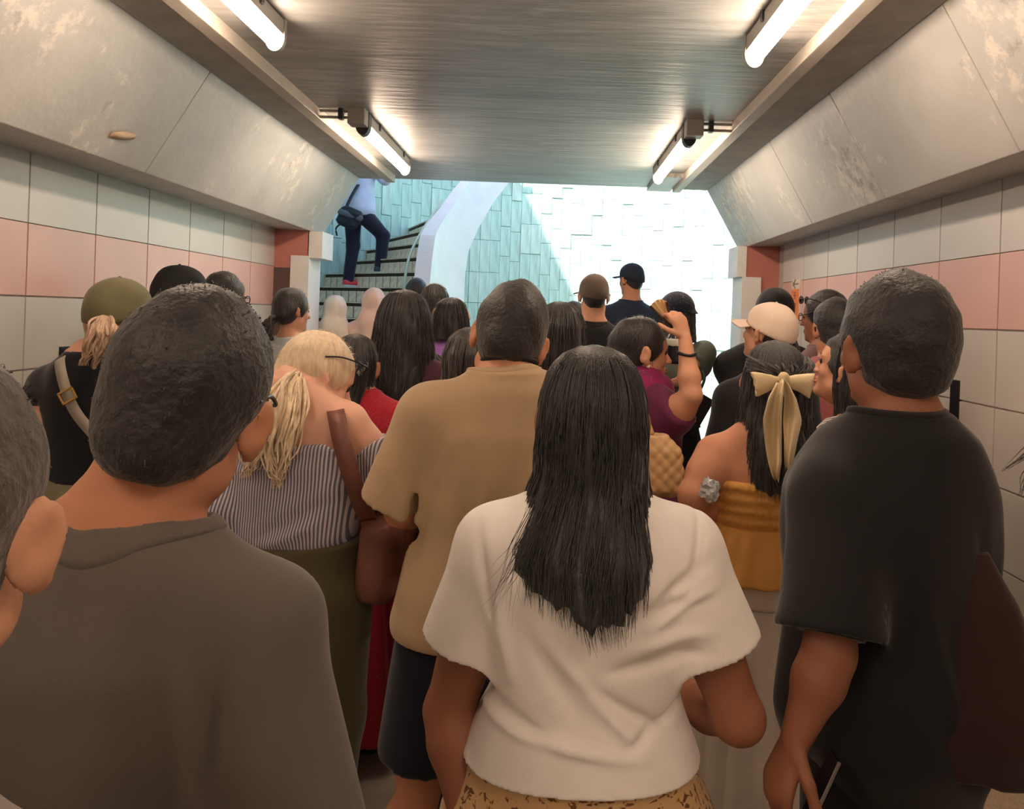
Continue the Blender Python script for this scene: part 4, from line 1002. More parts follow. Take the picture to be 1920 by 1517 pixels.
# ---- woman in the olive cap
p7 = p = Person('woman in olive baseball cap and black ruffle-sleeved top, beige bag strap across her back', 2.5, 176, 1.70, -14, female=True, build=1.12, skin='fair', vs=.009, by=720)
p.head(225, 600, 2.52, yaw=-38, pitch=-2, size=1.04); p.arm(-1, p.L(78, 800, 2.45), p.L(84, 905, 2.5)); p.arm(1, ('o', .05, 0, -.27), ('o', .0, .1, -.22))
p.body(); p.top(cloth('black_cotton', S(24, 26, 32)), e=.02, hem=1.055, sleeve=.52, sr=(.075, .088), neck=.075, amp=.007, vs=.009, seed=22)
F = Sdf(); A = p.arms[-1]; e_ = p.sh[-1] + (A['e'] - p.sh[-1]) * .52; d_ = (A['e'] - p.sh[-1]) / np.linalg.norm(A['e'] - p.sh[-1])
F.cone(e_ - d_ * .03, e_ + d_ * .025, .082, .094, 0, flat=True); F.disp(wav(3, 95, .008, (1, 1, .2))); p.mesh('sleeve_ruffle', F, MATS['cloth_black_cotton'], .006)
p.skirt(cloth('olive_linen', S(120, 112, 90)), [(1.075, .135, .115), (1.0, .17, .14), (.85, .21, .18), (.5, .25, .22), (.2, .28, .25)], (18, .010)); p.shoes(M_SHOE)
p.cap(cloth('olive_cap', S(98, 94, 68), var=.15), brim_yaw=0, hgt=.05)
p.long_hair(HLB, [(.02, 0, .080, .105, .03), (-.02, 0, .08, .105, .0), (-.05, 0, .075, .10, 0), (-.075, 0, .066, .085, .0)], th=95, strands=60, ragged=.01)
p.locks(HLB, [PL((196, 597, 2.40), (182, 612, 2.33), (168, 645, 2.31), (160, 685, 2.32)), PL((200, 597, 2.40), (195, 620, 2.32), (188, 650, 2.31), (176, 692, 2.32)), PL((200, 597, 2.40), (204, 620, 2.33), (200, 655, 2.32), (198, 690, 2.33)), PL((195, 600, 2.4), (176, 625, 2.32), (166, 660, 2.31), (150, 685, 2.32))], r0=.0065, per=22, spread=.018, wave=.006, name='ponytail', seed=3)
cb = bag_root('crossbody_bag', 'beige canvas crossbody bag, strap with metal buckle over the black ruffled top', 'bag', at(205, 930, 2.3)); M_STRAP = cloth('beige_webbing', S(150, 142, 130), .8)
def CB(*a): return [np.array(at(*q) - cb.location) for q in a]
ribbon_strap('strap', CB((118, 668, 2.46), (112, 680, 2.375), (120, 720, 2.335), (140, 770, 2.325), (180, 820, 2.335), (225, 870, 2.36), (260, 915, 2.42)), .034, .004, M_STRAP, cb, 34, (1, 0, .6))
F = Sdf(); F.loft([(-.10, 0, 0, .10, .04), (-.08, 0, 0, .115, .05), (.06, 0, 0, .115, .05), (.08, 0, 0, .1, .04)], 0, p=3); link('pouch', F.mesh('pouch', .01), M_STRAP, cb, (.16, .12, .0))
bk = CB((127, 742, 2.315))[0]; bm = bmesh.new()
for lo, hi in (((-.026, -.004, -.02), (-.019, .004, .02)), ((.019, -.004, -.02), (.026, .004, .02)), ((-.026, -.004, .014), (.026, .004, .021)), ((-.026, -.004, -.021), (.026, .004, -.014))): box_bm(bm, lo, hi, .002)
o = link('buckle', bm_mesh(bm, 'buckle'), M_GOLD, cb, bk); o.rotation_euler = (0, math.radians(-30), 0)

# ---- generic builders for people further off
def far(label, D, px, py, Ht, yaw, hair='short', female=False, build=1.0, skin='tan', topm=None, ground=0.0, hair_m=None, bx=None, pitch=0, roll=0, vs=.013, pants=None, sleeve=.8, size=1.03, byaw=None, len_=-.2, hw=.1, wave=.003, shirt=None, hem=.84, group='people queueing for the stair'):
    q = Person(label, D, bx or px, Ht, yaw * .4 if byaw is None else byaw, ground, female, build, skin, vs=vs, by=py, group=group)
    q.head(px, py, D, yaw, pitch, roll, size); q.hang(-1); q.hang(1); q.body(noears=hair == 'long')
    if topm: q.top(topm, e=.02, sleeve=sleeve, amp=.005, hem=hem, seed=int(px) % 97)
    q.pants(pants or M_JEAN); q.shoes(M_SHOE); hm = hair_m or (HB if hair == 'long' else HBS)
    if hair == 'hat': q.short_hair(HBS, side=.003, topx=-.006, messy=.001, strands=0, vs=.009)
    elif hair == 'short': q.short_hair(hm, strands=700, slen=.02, vs=.009, seed=int(px))
    elif hair == 'long':
        pr = [(.134, 0, .004, .004, .004), (.125, 0, .035, .04, .03), (.10, 0, .068, .085, .06), (.05, 0, .088, .115, .055), (0, 0, max(.09, hw * .92), .12, .035), (-.08, 0, hw, .125, .02), (-.14, 0, hw, .125, .01), (-.2, 0, hw * 1.02, .14, 0)]
        pr = [r for r in pr if r[0] > len_ + .01] + [(len_, 0, hw * .95, .15 if len_ < -.2 else .125, 0)]
        q.long_hair(hm, pr, th=108, n=36, strands=110, ragged=.03, seed=int(px), wave=wave, rad=.0018)
    return q
W = cloth('black_tee_far', S(32, 32, 34)); 
q = far('man in plain black cap between the olive-capped woman and the tiled wall', 3.3, 340, 557, 1.775, -62, topm=cloth('charcoal_tee', S(50, 50, 54)), hair='hat', skin='light'); q.cap(mat('black_cap', S(22, 23, 26), .8, .1), hgt=.05)
q = far('man with cropped black hair and thin round glasses by the tiled wall', 3.85, 421, 563, 1.77, -60, topm=cloth('grey_tee', S(110, 108, 106)), skin='light'); q.glasses(M_GLB)
q = far('woman in pale grey shirt with low black ponytail beside the salmon pillar', 4.2, 548, 585, 1.70, -60, hair='none', female=True, topm=cloth('pale_grey_shirt', S(196, 204, 208)), skin='light', sleeve=1.6, byaw=-15, size=.94)
q.short_hair(HB, side=.012, topx=.02, nape=-.08, strands=300, slen=.04, vs=.009, seed=3)
q.locks(HB, [[q.H(0, -.10, -.04), q.H(-.01, -.15, -.07), q.H(-.02, -.15, -.12), q.H(-.02, -.13, -.17)], [q.H(0, -.10, -.04), q.H(.01, -.14, -.06), q.H(.01, -.15, -.13), q.H(0, -.12, -.17)]], r0=.011, per=14, spread=.022, wave=.008, name='ponytail')
M_EARR = mat('pearl', S(230, 226, 220), .3)
def hijab(label, D, px, py, Ht, m, ground, cm, yaw=0):
    q = Person(label, D, px, Ht, yaw, ground, True, 1.05, 'light', vs=.014, by=py); q.head(px, py, D, yaw + 4, -4, 0, 1.0); q.hang(-1); q.hang(1); q.body(noears=True)
    q.top(cm, e=.028, sleeve=1.85, sr=(.075, .075), hem=.6, flare=.04, amp=.006); q.skirt(cm, [(.9, .17, .14), (.5, .17, .15), (.06, .18, .16)], (11, .006)); q.shoes(M_SHOE)
    F = Sdf(); F.ell(q.H(0, -.012, .025), (.094, .118, .112), q.R, .02); c = q.hc
    F.cone(c + [0, -.03, -.05], q.NB + [0, -.03, -.01], .082, .10, .04); F.cone(q.NB + [0, -.03, 0], q.NB + [0, -.10, -.28], .10, .07, .05); F.cone(q.NB + [-.03, 0, -.01], q.NB + [-.13, -.02, -.11], .085, .07, .05); F.cone(q.NB + [.03, 0, -.01], q.NB + [.13, -.02, -.11], .085, .07, .05); F.cone(q.NB + [0, .03, 0], q.NB + [0, .09, -.2], .085, .06, .05)
    F.disp(wav(9, 55, .006, (1.2, .6, .12))); F.ell(q.H(0, .125, -.01), (.066, .06, .085), q.R, .01, 's')
    q.mesh('headscarf', F, m, .010); return q
hijab('woman in cream headscarf at the foot of the stair', 6.16, 628, 584, 1.545, cloth('cream_veil', S(226, 216, 200)), .182, cloth('cream_robe', S(214, 214, 200)), 5)
hijab('woman in pale pink headscarf and pink robe on the stair', 6.16, 701, 570, 1.61, cloth('pink_veil', S(224, 194, 182)), .182, cloth('pink_robe', S(214, 182, 172)), -3)
# long-haired woman and the woman in the red dress
q = far('woman with very long thick straight black hair, in a dark plum top', 3.1, 757, 610, 1.72, 0, hair='none', female=True, topm=cloth('plum_top', S(70, 40, 52)), vs=.011)
q.long_hair(HB, [(.146, 0, .004, .004, .004), (.136, 0, .045, .05, .03), (.11, 0, .078, .09, .06), (.06, 0, .100, .12, .055), (0, 0, .112, .13, .035), (-.08, 0, .122, .135, .02), (-.16, 0, .125, .14, .01), (-.26, 0, .118, .16, 0), (-.34, 0, .105, .16, 0)], th=110, n=48, strands=260, ragged=.03, seed=71, rad=.0015)
M_RED = spotted('red_speckled', S(168, 34, 52), S(226, 140, 150), 95, .14, .2)
q = Person('short woman in long red speckled dress with dark gathered hair and a hair clip', 2.8, 672, 1.55, 4, female=True, build=1.15, skin='tan', vs=.011)
q.head(665, 690, 2.8, yaw=-18, pitch=-6, size=1.0); q.hang(-1); q.hang(1); q.body(); q.top(M_RED, e=.02, hem=.95, sleeve=.7, amp=.004, seed=7); q.skirt(M_RED, [(1.02, .155, .125), (.9, .19, .15), (.5, .24, .2), (.12, .29, .25)], (13, .010)); q.shoes(M_SHOE)
q.long_hair(HB, [(.130, 0, .004, .004, .004), (.120, 0, .035, .04, .03), (.095, 0, .064, .08, .06), (.05, 0, .082, .11, .055), (0, 0, .084, .12, .035), (-.06, 0, .074, .12, .02), (-.12, 0, .06, .14, .01), (-.2, 0, .05, .16, 0)], th=105, n=36, strands=120, ragged=.03, seed=19)
F = Sdf(); F.ell(q.hc + [.03, -.118, .005], (.006, .008, .03), euler(0, 0, -20), 0); q.mesh('hair_clip', F, mat('silver_clip', S(200, 205, 210), .25, metal=.9), .004)
# knot of people in the middle distance
q = far('person with dark hair on the second stair step, seen over other heads', 6.46, 781, 553, 1.555, 0, topm=cloth('blue_shirt', S(70, 84, 110)), ground=.352)
q = far('dark-haired woman wearing a thin pale hairband', 5.2, 815, 568, 1.79, 4, hair='long', female=True, topm=cloth('teal_top', S(60, 92, 92)), len_=-.12)
th = np.linspace(-1.5, 1.5, 16); tube('hairband', [q.hc + np.array([.092 * math.sin(t), -.01 - .02 * math.cos(t), .016 + .118 * math.cos(t)]) for t in th], .006, mat('pale_band', S(176, 186, 190), .5), q.root, 24, 6)
q = far('woman in lavender top with shoulder-length dark hair, face turned aside', 3.95, 846, 606, 1.74, -58, hair='long', female=True, topm=cloth('lavender', S(186, 138, 226)), skin='light', len_=-.11, hw=.108, byaw=-20, sleeve=.5)
q = far('short woman with dark hair parted, cheek showing beside the tan T-shirt', 3.5, 806, 716, 1.52, -60, hair='long', female=True, topm=cloth('wine_top', S(110, 48, 58)), skin='tan', len_=-.10, hw=.072, byaw=-20)
q = far('short brown-haired person pressed behind the tan T-shirted man', 2.42, 884, 692, 1.57, 8, hair='long', female=True, topm=cloth('dark_tee', S(60, 54, 58)), hair_m=HDB, len_=-.14, hw=.09, vs=.011)
q = far('dark-haired person between the tan T-shirt and the brown cap', 2.64, 1048, 638, 1.66, 0, hair='long', topm=cloth('dark_navy', S(38, 44, 58)), len_=-.12, hw=.088, vs=.011)
q = far('person in grey shirt with short dark hair just ahead of the brown-capped man', 5.05, 1074, 606, 1.70, 10, topm=cloth('grey_shirt', S(140, 136, 130)))
q = far('tall man in faded brown cap and black T-shirt with small white print', 4.6, 1113, 556, 1.87, 8, topm=W, build=1.15, hair='hat', skin='light', vs=.012); q.cap(cloth('faded_brown_cap', S(96, 84, 74), var=.15), brim_yaw=0, hgt=.045)
F = Sdf(); r_ = np.random.default_rng(5); bm = bmesh.new()
for i in range(9):
    x = -.06 + i * .016; y_ = -.148 - .0; box_bm(bm, (x, y_, 1.40), (x + .010, y_ + .012, 1.40 + .012 * (1 if i % 3 else .6)), 0)
link('printed_letters', bm_mesh(bm, 'printed_letters'), mat('white_print', S(190, 196, 200), .7), q.root)
q = far('tall man in navy baseball cap on the first stair step, peak turned aside', 6.08, 1183, 526, 1.86, 42, topm=cloth('navy_tee', S(38, 46, 62)), ground=.182, build=1.1, hair='hat', vs=.012, byaw=12); q.cap(mat('navy_cap', S(30, 36, 50), .8, .1), hgt=.05)
# person in patterned hat with arms folded up and black folder
q = Person('woman in dark patterned bucket hat and black dress, hand on hip, against the bright wall', 4.3, 1262, 1.76, -6, female=True, build=1.0, skin='light', vs=.012, by=600)
q.head(1270, 596, 4.3, yaw=-10, pitch=2, size=1.05); q.arm(1, q.L(1320, 662, 4.25), q.L(1285, 700, 4.15)); q.hang(-1); q.body(); q.top(cloth('olive_satin', S(96, 108, 96), .4), e=.025, hem=1.0, sleeve=1.5, sr=(.07, .065), amp=.008); q.skirt(cloth('black_crepe', S(26, 26, 28)), [(1.08, .14, .12), (.9, .18, .15), (.5, .2, .17), (.1, .24, .2)], (9, .006)); q.shoes(M_SHOE)
q.long_hair(HDB, [(.05, 0, .09, .115, .05), (0, 0, .095, .12, .03), (-.08, 0, .098, .12, .02), (-.16, 0, .105, .13, 0)], th=108, strands=70, ragged=.03)
F = Sdf(); F.ell(q.H(0, -.014, .055), (.094, .114, .085), q.R, 0); F.cone(q.H(0, -.014, .05), q.H(0, -.014, .025), .10, .125, .02, flat=True); F.cut(q.R @ np.array([0, -.1, -1.]), q.H(0, 0, .02)); q.mesh('hat', F, spotted('patterned_hat', S(38, 42, 56), S(120, 126, 150), 40, .16, .22), .009)
fo = bag_root('folder', 'flat black folder hanging beside the woman in the patterned hat', 'folder', at(1299, 772, 4.02)); bm = bmesh.new(); box_bm(bm, (-.075, -.012, -.11), (.075, .012, .11), .006); link('cover', bm_mesh(bm, 'cover'), mat('black_folder', S(24, 26, 30), .6), fo); fo.rotation_euler = (.1, math.radians(28), .3)
v_ = [np.array(at(*a) - fo.location) for a in ((1292, 735, 4.02), (1293, 705, 4.06), (1287, 690, 4.12))]; tube('loop', v_, .008, mat('black_folder', S(24, 26, 30)), fo, 10, 6)

# ---- woman in magenta with raised hand
p = Person('woman in magenta scarf seen in profile, raising her bare arm with a black bracelet', 2.9, 1205, 1.63, -38, female=True, build=1.08, skin='light', vs=.009, by=760)
p.head(1202, 662, 2.9, yaw=-72, pitch=0, size=1.03)
p.arm(1, p.L(1296, 742, 2.74), p.L(1284, 634, 2.78), n=p.M.to_3x3() @ Vector((-.55, .8, .15)), curl=.75, dirn=p.M.to_3x3() @ Vector((-.35, .1, 1))); p.arms[1]['thumb'] = np.array(p.M.to_3x3() @ Vector((-.7, -.7, 0))); p.hang(-1)
p.body(.0065); M_MAG = cloth('magenta_crepe', S(150, 44, 96))
p.top(cloth('plum_dress', S(104, 44, 76)), e=.018, hem=.8, sleeve=.22, sr=(.068, .072), amp=.005); p.skirt(MATS['cloth_plum_dress'], [(1.0, .165, .135), (.7, .2, .17), (.15, .25, .22)], (11, .008)); p.shoes(M_SHOE)
F = Sdf(); F.cone(p.NB + [0, .0, .05], p.NB + [0, .01, -.01], .078, .115, .03); F.cone(p.NB + [.02, .06, .0], p.NB + [.05, .12, -.12], .07, .05, .04); F.cone(p.NB + [-.02, -.03, 0], p.NB + [.0, -.09, -.10], .08, .05, .04); F.disp(wav(13, 48, .007, (.5, .5, 1.2))); F.cone(p.NB + [0, .01, .03], p.NB + [0, .02, .14], .055, .075, .01, 's'); p.mesh('scarf', F, M_MAG, .008)
p.short_hair(HB, side=.012, topx=.018, nape=-.085, strands=900, slen=.05, vs=.007, seed=81); F = Sdf(); F.ell(p.H(0, -.12, -.06), (.045, .04, .045), p.R, .0); F.disp(wav(2, 80, .004)); p.mesh('hair_bun', F, HB, .007)
tube('bracelet', [p.arms[1]['w'] * .72 + p.arms[1]['e'] * .28 + np.array([.033 * math.cos(t), .033 * math.sin(t), .004 * math.sin(2 * t)]) for t in np.linspace(0, 6.4, 16)], .006, mat('black_bracelet', S(24, 26, 30), .5), p.root, 40, 6)
F = Sdf(); F.ell(p.H(.083, .002, -.044), (.007, .007, .007), None, 0); p.mesh('earring', F, M_EARR, .0028)
for zz_ in (-.058, -.070):
    F = Sdf(); F.ell(p.H(0, .0945, zz_), (.020, .010, .0058), p.R, 0); p.mesh('lip', F, M_LIP, .003)
for q_ in (-1, 1): tube('eyebrow', [p.H(q_ * .012, .098, .026), p.H(q_ * .03, .096, .032), p.H(q_ * .05, .080, .026)], .0028, HB, p.root, 10, 6)
fn = bag_root('paper_fan', 'folded beige paper fan held up by the woman with the black bracelet', 'fan', at(1262, 612, 2.80)); nb = 9; V = []; 
def FN(*a): return np.array(at(*a) - fn.location)
c0 = FN(1263, 616, 2.80); e0 = FN(1219, 574, 2.83); e1 = FN(1250, 566, 2.80)
bm = bmesh.new(); rows = []
for i in range(nb):
    t = i / (nb - 1); e = e0 + (e1 - e0) * t + np.array([0, .012 * (i % 2), .018 * math.sin(math.pi * t)]); a = c0 + (e - c0) * .12
    rows.append((bm.verts.new(a), bm.verts.new(e)))
for i in range(nb - 1): bm.faces.new((rows[i][0], rows[i][1], rows[i + 1][1], rows[i + 1][0]))
o = link('leaf', bm_mesh(bm, 'leaf'), mat('beige_paper', S(216, 182, 138), .8), fn); so = o.modifiers.new('s', 'SOLIDIFY'); so.thickness = .003
tube('guard_stick', [c0, e0 + np.array([0, -.002, 0])], .005, mat('dark_wood', S(70, 50, 40), .6), fn, 4, 6); tube('guard_stick', [c0, e1], .005, MATS['dark_wood'], fn, 4, 6)
bo = bag_root('water_bottle', 'small dark bottle with a pale label held beside the woman in profile', 'bottle', at(1264, 650, 3.06)); F = Sdf(); F.loft([(-.07, 0, 0, .03, .03), (-.06, 0, 0, .034, .034), (.03, 0, 0, .034, .034), (.06, 0, 0, .02, .02), (.085, 0, 0, .016, .016)], 0, p=2); link('flask', F.mesh('flask', .006), mat('dark_bottle', S(30, 36, 44), .25, coat=.4), bo)
F = Sdf(); F.loft([(.0, 0, 0, .0355, .0355), (.035, 0, 0, .035, .035)], 0, p=2); link('label_band', F.mesh('label_band', .006), mat('pale_label', S(200, 204, 190), .5), bo)
qb = bag_root('quilted_bag', 'beige quilted shoulder bag behind the white T-shirted woman\'s shoulder', 'bag', at(1232, 868, 2.62)); 
F = Sdf(); F.loft([(-.11, 0, 0, .085, .045), (-.09, 0, 0, .10, .06), (.05, 0, 0, .085, .055), (.10, -.015, 0, .05, .04)], 0, p=2.6)
F.disp(lambda X, Y, Z: .004 * (np.abs(np.sin((X + Z) * 70)) ** .5 + np.abs(np.sin((X - Z) * 70)) ** .5 - 1.4) * -1); link('pouch', F.mesh('pouch', .006), mat('beige_leather', S(206, 168, 122), .5, .06), qb)
v_ = [np.array(at(*a) - qb.location) for a in ((1222, 815, 2.6), (1212, 785, 2.62), (1206, 760, 2.7))]; ribbon_strap('strap', v_, .02, .005, MATS['beige_leather'], qb, 12, (1, 0, 0))

# ---- group by the far wall
q = far('person in a white cap with peak tilted up, in front of the black-veiled woman', 2.95, 1440, 626, 1.70, 58, topm=cloth('dark_tee2', S(36, 36, 38)), hair='hat', skin='light', pitch=10, vs=.011, byaw=25, size=.94); q.cap(cloth('white_cap', S(226, 206, 188)), hgt=.045)
q = Person('woman in black veil and loose black robe near the pillar, elbow out', 4.3, 1446, 1.80, 10, female=True, build=1.1, skin='light', vs=.012, by=620)
q.head(1452, 592, 4.3, yaw=6, pitch=-2, size=1.14); q.arm(-1, q.L(1372, 690, 4.25), q.L(1392, 735, 4.17)); q.hang(1); q.body(noears=True); M_ABA = cloth('black_robe', S(26, 26, 28), .8)
q.top(M_ABA, e=.03, hem=.7, sleeve=1.75, sr=(.085, .10), amp=.008, nocollar=True); q.skirt(M_ABA, [(1.0, .19, .16), (.6, .25, .21), (.06, .31, .27)], (9, .010)); q.shoes(M_SHOE)
F = Sdf(); F.ell(q.H(0, -.012, .03), (.11, .135, .128), q.R, .02); F.cone(q.hc + [0, -.02, -.03], q.NB + [0, -.02, -.04], .085, .115, .04); F.cone(q.NB + [-.02, -.01, -.02], q.NB + [-.15, -.01, -.12], .10, .08, .05); F.cone(q.NB + [.02, -.01, -.02], q.NB + [.15, -.01, -.12], .10, .08, .05); F.cone(q.NB + [0, -.04, 0], q.NB + [0, -.09, -.3], .11, .12, .06); F.disp(wav(9, 45, .005, (1.2, .6, .2))); F.ell(q.H(0, .13, -.01), (.066, .06, .085), q.R, .01, 's'); q.mesh('veil', F, M_ABA, .010)
q = far('man with curly black hair and sunglasses on his head, by the orange notice', 3.8, 1545, 598, 1.78, 68, topm=cloth('dusty_tee', S(120, 96, 96)), skin='brown', byaw=30); q.glasses(M_GLB, up=.085, name='sunglasses', lens=M_LENS); q.glasses(M_GLB)
q = far('person in dusty pink T-shirt with short black hair, by the tiled wall', 3.3, 1563, 620, 1.73, 28, topm=cloth('dusty_pink', S(184, 110, 112)), skin='tan', vs=.011, bx=1562)
# ---- woman with the bow
p = Person('woman with big cream satin bow in long dark hair, mustard strapless top and white skirt', 2.2, 1440, 1.585, 3, female=True, build=1.22, skin='tan', vs=.009, by=800)
p.head(1452, 722, 2.2, yaw=8, pitch=2, size=1.02)
p.arm(-1, p.L(1300, 930, 2.12), p.L(1380, 985, 2.34)); p.arm(1, p.L(1590, 930, 2.16), p.L(1540, 980, 2.4)); p.body(.008); k = p.k
M_MUS = cloth('mustard_satin', S(214, 158, 84), .5)
F = Sdf(); R = [(z, cx, cy, rx + .010, ry + .010) for z, cx, cy, rx, ry in p.rows if 1.0 * k < z < 1.3 * k]; R = [(1.10 * k,) + R[0][1:]] + [r for r in R if r[0] > 1.12 * k] + [(1.285 * k, 0, -.003, p.rows[5][3] + .012, p.rows[5][4] + .012)]
F.loft(R, 0, wob=lambda th, z: .0035 * np.sin(z * 190) + .0025 * np.sin(th * 60)); p.mesh('shirred_band', F, M_MUS, .006)
p.skirt(M_MUS, [(1.145, .172, .135), (1.08, .205, .165), (.985, .235, .195)], (20, .007), name='peplum', vs=.007)
M_SKW = cloth('white_cotton', S(226, 216, 204)); p.skirt(M_SKW, [(1.03, .16, .13), (.97, .185, .155), (.91, .19, .16)], (0, 0), name='skirt_yoke', vs=.009); p.skirt(M_SKW, [(.915, .192, .162), (.8, .21, .18), (.45, .25, .22), (.125, .28, .25)], (22, .008), name='skirt', vs=.009); p.shoes(M_SHOE)
HBR = hairmat('soft_black_hair', S(37, 35, 35), .25)
p.long_hair(HBR, [(.130, 0, .004, .004, .004), (.122, 0, .035, .04, .03), (.098, 0, .064, .08, .06), (.05, 0, .085, .112, .055), (0, 0, .092, .12, .035), (-.08, 0, .098, .125, .02), (-.14, .0, .108, .14, .01), (-.22, .0, .12, .168, 0), (-.33, .005, .115, .17, 0)], th=110, n=52, strands=420, ragged=.04, seed=91, wave=.003, tips=([-110, -60, 0, 60, 110], [-.24, -.29, -.33, -.31, -.24]), rad=.0014)
# half-up swept section and bow
rg = np.random.default_rng(13); paths = []
for i in range(46):
    t = rg.uniform(-1.9, 1.9); a = p.hc + np.array([.093 * math.sin(t), -.02 - .06 * math.cos(t), .03 + .06 * rg.uniform(0, 1)]); b = p.hc + np.array([rg.normal() * .012, -.128, .012]); paths.append([a, (a + b) / 2 + np.array([.02 * math.sin(t), -.028, .014]), b])
p.locks(HBR, paths, r0=.0032, per=2, spread=.004, name='swept_hair', wave=.001)
bow = empty('bow', (0, 0, 0)); bow.parent = p.root; M_SAT = mat('cream_satin', S(226, 204, 162), .38, .05, 8, .1, 40, sheen=.3); bc = p.L(1467, 712, 2.055)
for s_ in (-1, 1):
    F = Sdf(); tip = p.L(1415 if s_ < 0 else 1524, 722 if s_ < 0 else 724, 2.045)
    F.cone(bc, bc + (tip - bc) * .95, .012, .030, .004, sq=((0, 1, 0), .42), flat=True); F.cone(bc + (tip - bc) * .5, tip, .022, .034, .008, sq=((0, 1, 0), .40), flat=True)
    F.disp(wav(40 + s_, 70, .003, (.4, 1, 1.4))); 
    d_ = (tip - bc) / np.linalg.norm(tip - bc); F.cone(bc + (tip - bc) * .55, tip + d_ * .02, .004, .03, .003, 's', sq=((0, 1, 0), .3)); p.mesh('loop', F, M_SAT, .0045, bow)
F = Sdf(); F.ell(bc + [0, -.012, .004], (.017, .014, .019), None, 0); F.disp(wav(4, 90, .002)); p.mesh('knot', F, M_SAT, .0045, bow)
def tail(rows, seed):
    n = 26; A = np.array(rows, float); u = np.linspace(0, 1, n); us = np.linspace(0, 1, len(A)); l_, r_, y_ = (np.interp(u, us, A[:, i]) for i in range(3)); nc = 11; V = []
    for side in (0, 1):
        for i in range(n):
            for j in range(nc):
                t = j / (nc - 1); D = 2.035 - .022 * math.sin(t * 7.5 + seed + u[i] * 2.2) * (.35 + u[i] * .65) - .012 * math.sin(u[i] * 9 + seed) + .003 * side - .02 * math.sin(math.pi * u[i]); V.append(p.L(l_[i] + (r_[i] - l_[i]) * t, y_[i] + 4 * math.sin(t * 6 + seed), D))
    ix = np.arange(n * nc).reshape(n, nc); q = np.stack([ix[:-1, :-1], ix[1:, :-1], ix[1:, 1:], ix[:-1, 1:]], -1).reshape(-1, 4); Q = [q, q[:, ::-1] + n * nc]
    for e in (ix[-1, :], ix[0, :][::-1], ix[:, 0], ix[:, -1][::-1]): Q.append(np.stack([e[:-1], e[:-1] + n * nc, e[1:] + n * nc, e[1:]], -1))
    link('tail', mesh_np('tail', V, np.concatenate(Q)), M_SAT, bow)
tail([(1456, 1470, 714), (1440, 1468, 745), (1430, 1466, 785), (1434, 1466, 830), (1440, 1466, 865), (1447, 1462, 890), (1458, 1461, 908)], .5)
tail([(1464, 1478, 714), (1470, 1494, 745), (1468, 1504, 785), (1470, 1496, 820), (1470, 1488, 860), (1474, 1484, 890), (1477, 1480, 918)], 2.0)
tt = bag_root('plastic_pouch', 'crumpled clear plastic wrap glinting under the bow woman\'s elbow', 'wrapper', at(1331, 920, 2.06)); bm = bmesh.new(); bmesh.ops.create_icosphere(bm, subdivisions=3, radius=.026); r_ = np.random.default_rng(2)
for v in bm.verts: v.co *= 1 + r_.normal() * .14; v.co.z *= 1.25; v.co.y *= .6
link('wrap', bm_mesh(bm, 'wrap'), mat('shiny_plastic', S(214, 220, 224), .12, .1, metal=.5), tt)
# ---- woman with her face turned, striped straps
p = Person('woman in striped camisole, face in profile just beyond the black-shirted man', 2.56, 1606, 1.60, 36, female=True, build=1.1, skin='light', vs=.009, by=800)
p.head(1592, 694, 2.56, yaw=74, pitch=14, size=1.02); p.hang(-1, .07); p.hang(1); p.body(.007)
p.top(striped('bw_stripe', S(214, 206, 196), S(70, 66, 74), 30, 'DIAGONAL'), e=.014, hem=.85, sleeve=0, neck=.12, neckz=1.43, amp=.004, nocollar=True); p.pants(M_JEAN); p.shoes(M_SHOE)
p.long_hair(HB, [(.134, 0, .004, .004, .004), (.125, 0, .035, .04, .03), (.10, 0, .068, .085, .06), (.05, 0, .088, .115, .055), (0, 0, .09, .12, .02), (-.08, 0, .085, .125, 0), (-.2, 0, .08, .14, 0)], th=90, strands=90, ragged=.03)
p.short_hair(HB, side=.010, topx=.016, nape=-.08, strands=500, slen=.04, vs=.007, seed=77, name='fringe_hair')
for zz_ in (-.058, -.070):
    F = Sdf(); F.ell(p.H(0, .0945, zz_), (.020, .010, .0058), p.R, 0); p.mesh('lip', F, M_LIP, .003)
for q_ in (-1, 1): tube('eyebrow', [p.H(q_ * .012, .098, .026), p.H(q_ * .03, .096, .032), p.H(q_ * .05, .080, .026)], .0028, HB, p.root, 10, 6); tube('eyelash', [p.H(q_ * .02, .093, .008), p.H(q_ * .033, .0945, .010), p.H(q_ * .046, .087, .006)], .0018, HB, p.root, 8, 6)

# ---- man climbing the stair
g = RISE * 11 + .012; p = Person('man climbing the stair in pale blue shirt, dark trousers and red-soled trainers', 8.5, 668, 1.72, -30, ground=g, skin='tan', vs=.012, by=540, group=None)
p.head(662, 318, 8.5, yaw=-30, size=1.0); p.arm(-1, ('o', -.05, .02, -.27), ('o', .02, .12, -.2)); p.arm(1, ('o', .12, .1, -.12), ('o', .05, .12, .2)); p.body(legs=False); p.top(cloth('pale_blue_shirt', S(204, 210, 224)), e=.03, hem=.80, sleeve=1.1, sr=(.075, .075), amp=.007, flare=.02)
hipz = .86; F = Sdf(); F.loft([(.74, 0, -.01, .12, .1), (.86, 0, -.012, .165, .13), (1.0, 0, 0, .15, .115)], .02)
La, Ra = np.array([-.09, -.03, .09]), np.array([.10, .26, .09 + RISE]); Lk = np.array([-.09, .02, .48]); Rk = np.array([.12, .28, .62])
F.chain([(-.085, -.01, .82), Lk, La], [.10, .075, .06], .03); F.chain([(.085, 0, .82), Rk, Ra], [.10, .075, .06], .03); F.disp(wav(5, 17, .006, (1, 1, .6))); p.mesh('trousers', F, cloth('navy_trousers', S(36, 38, 52)), .011)
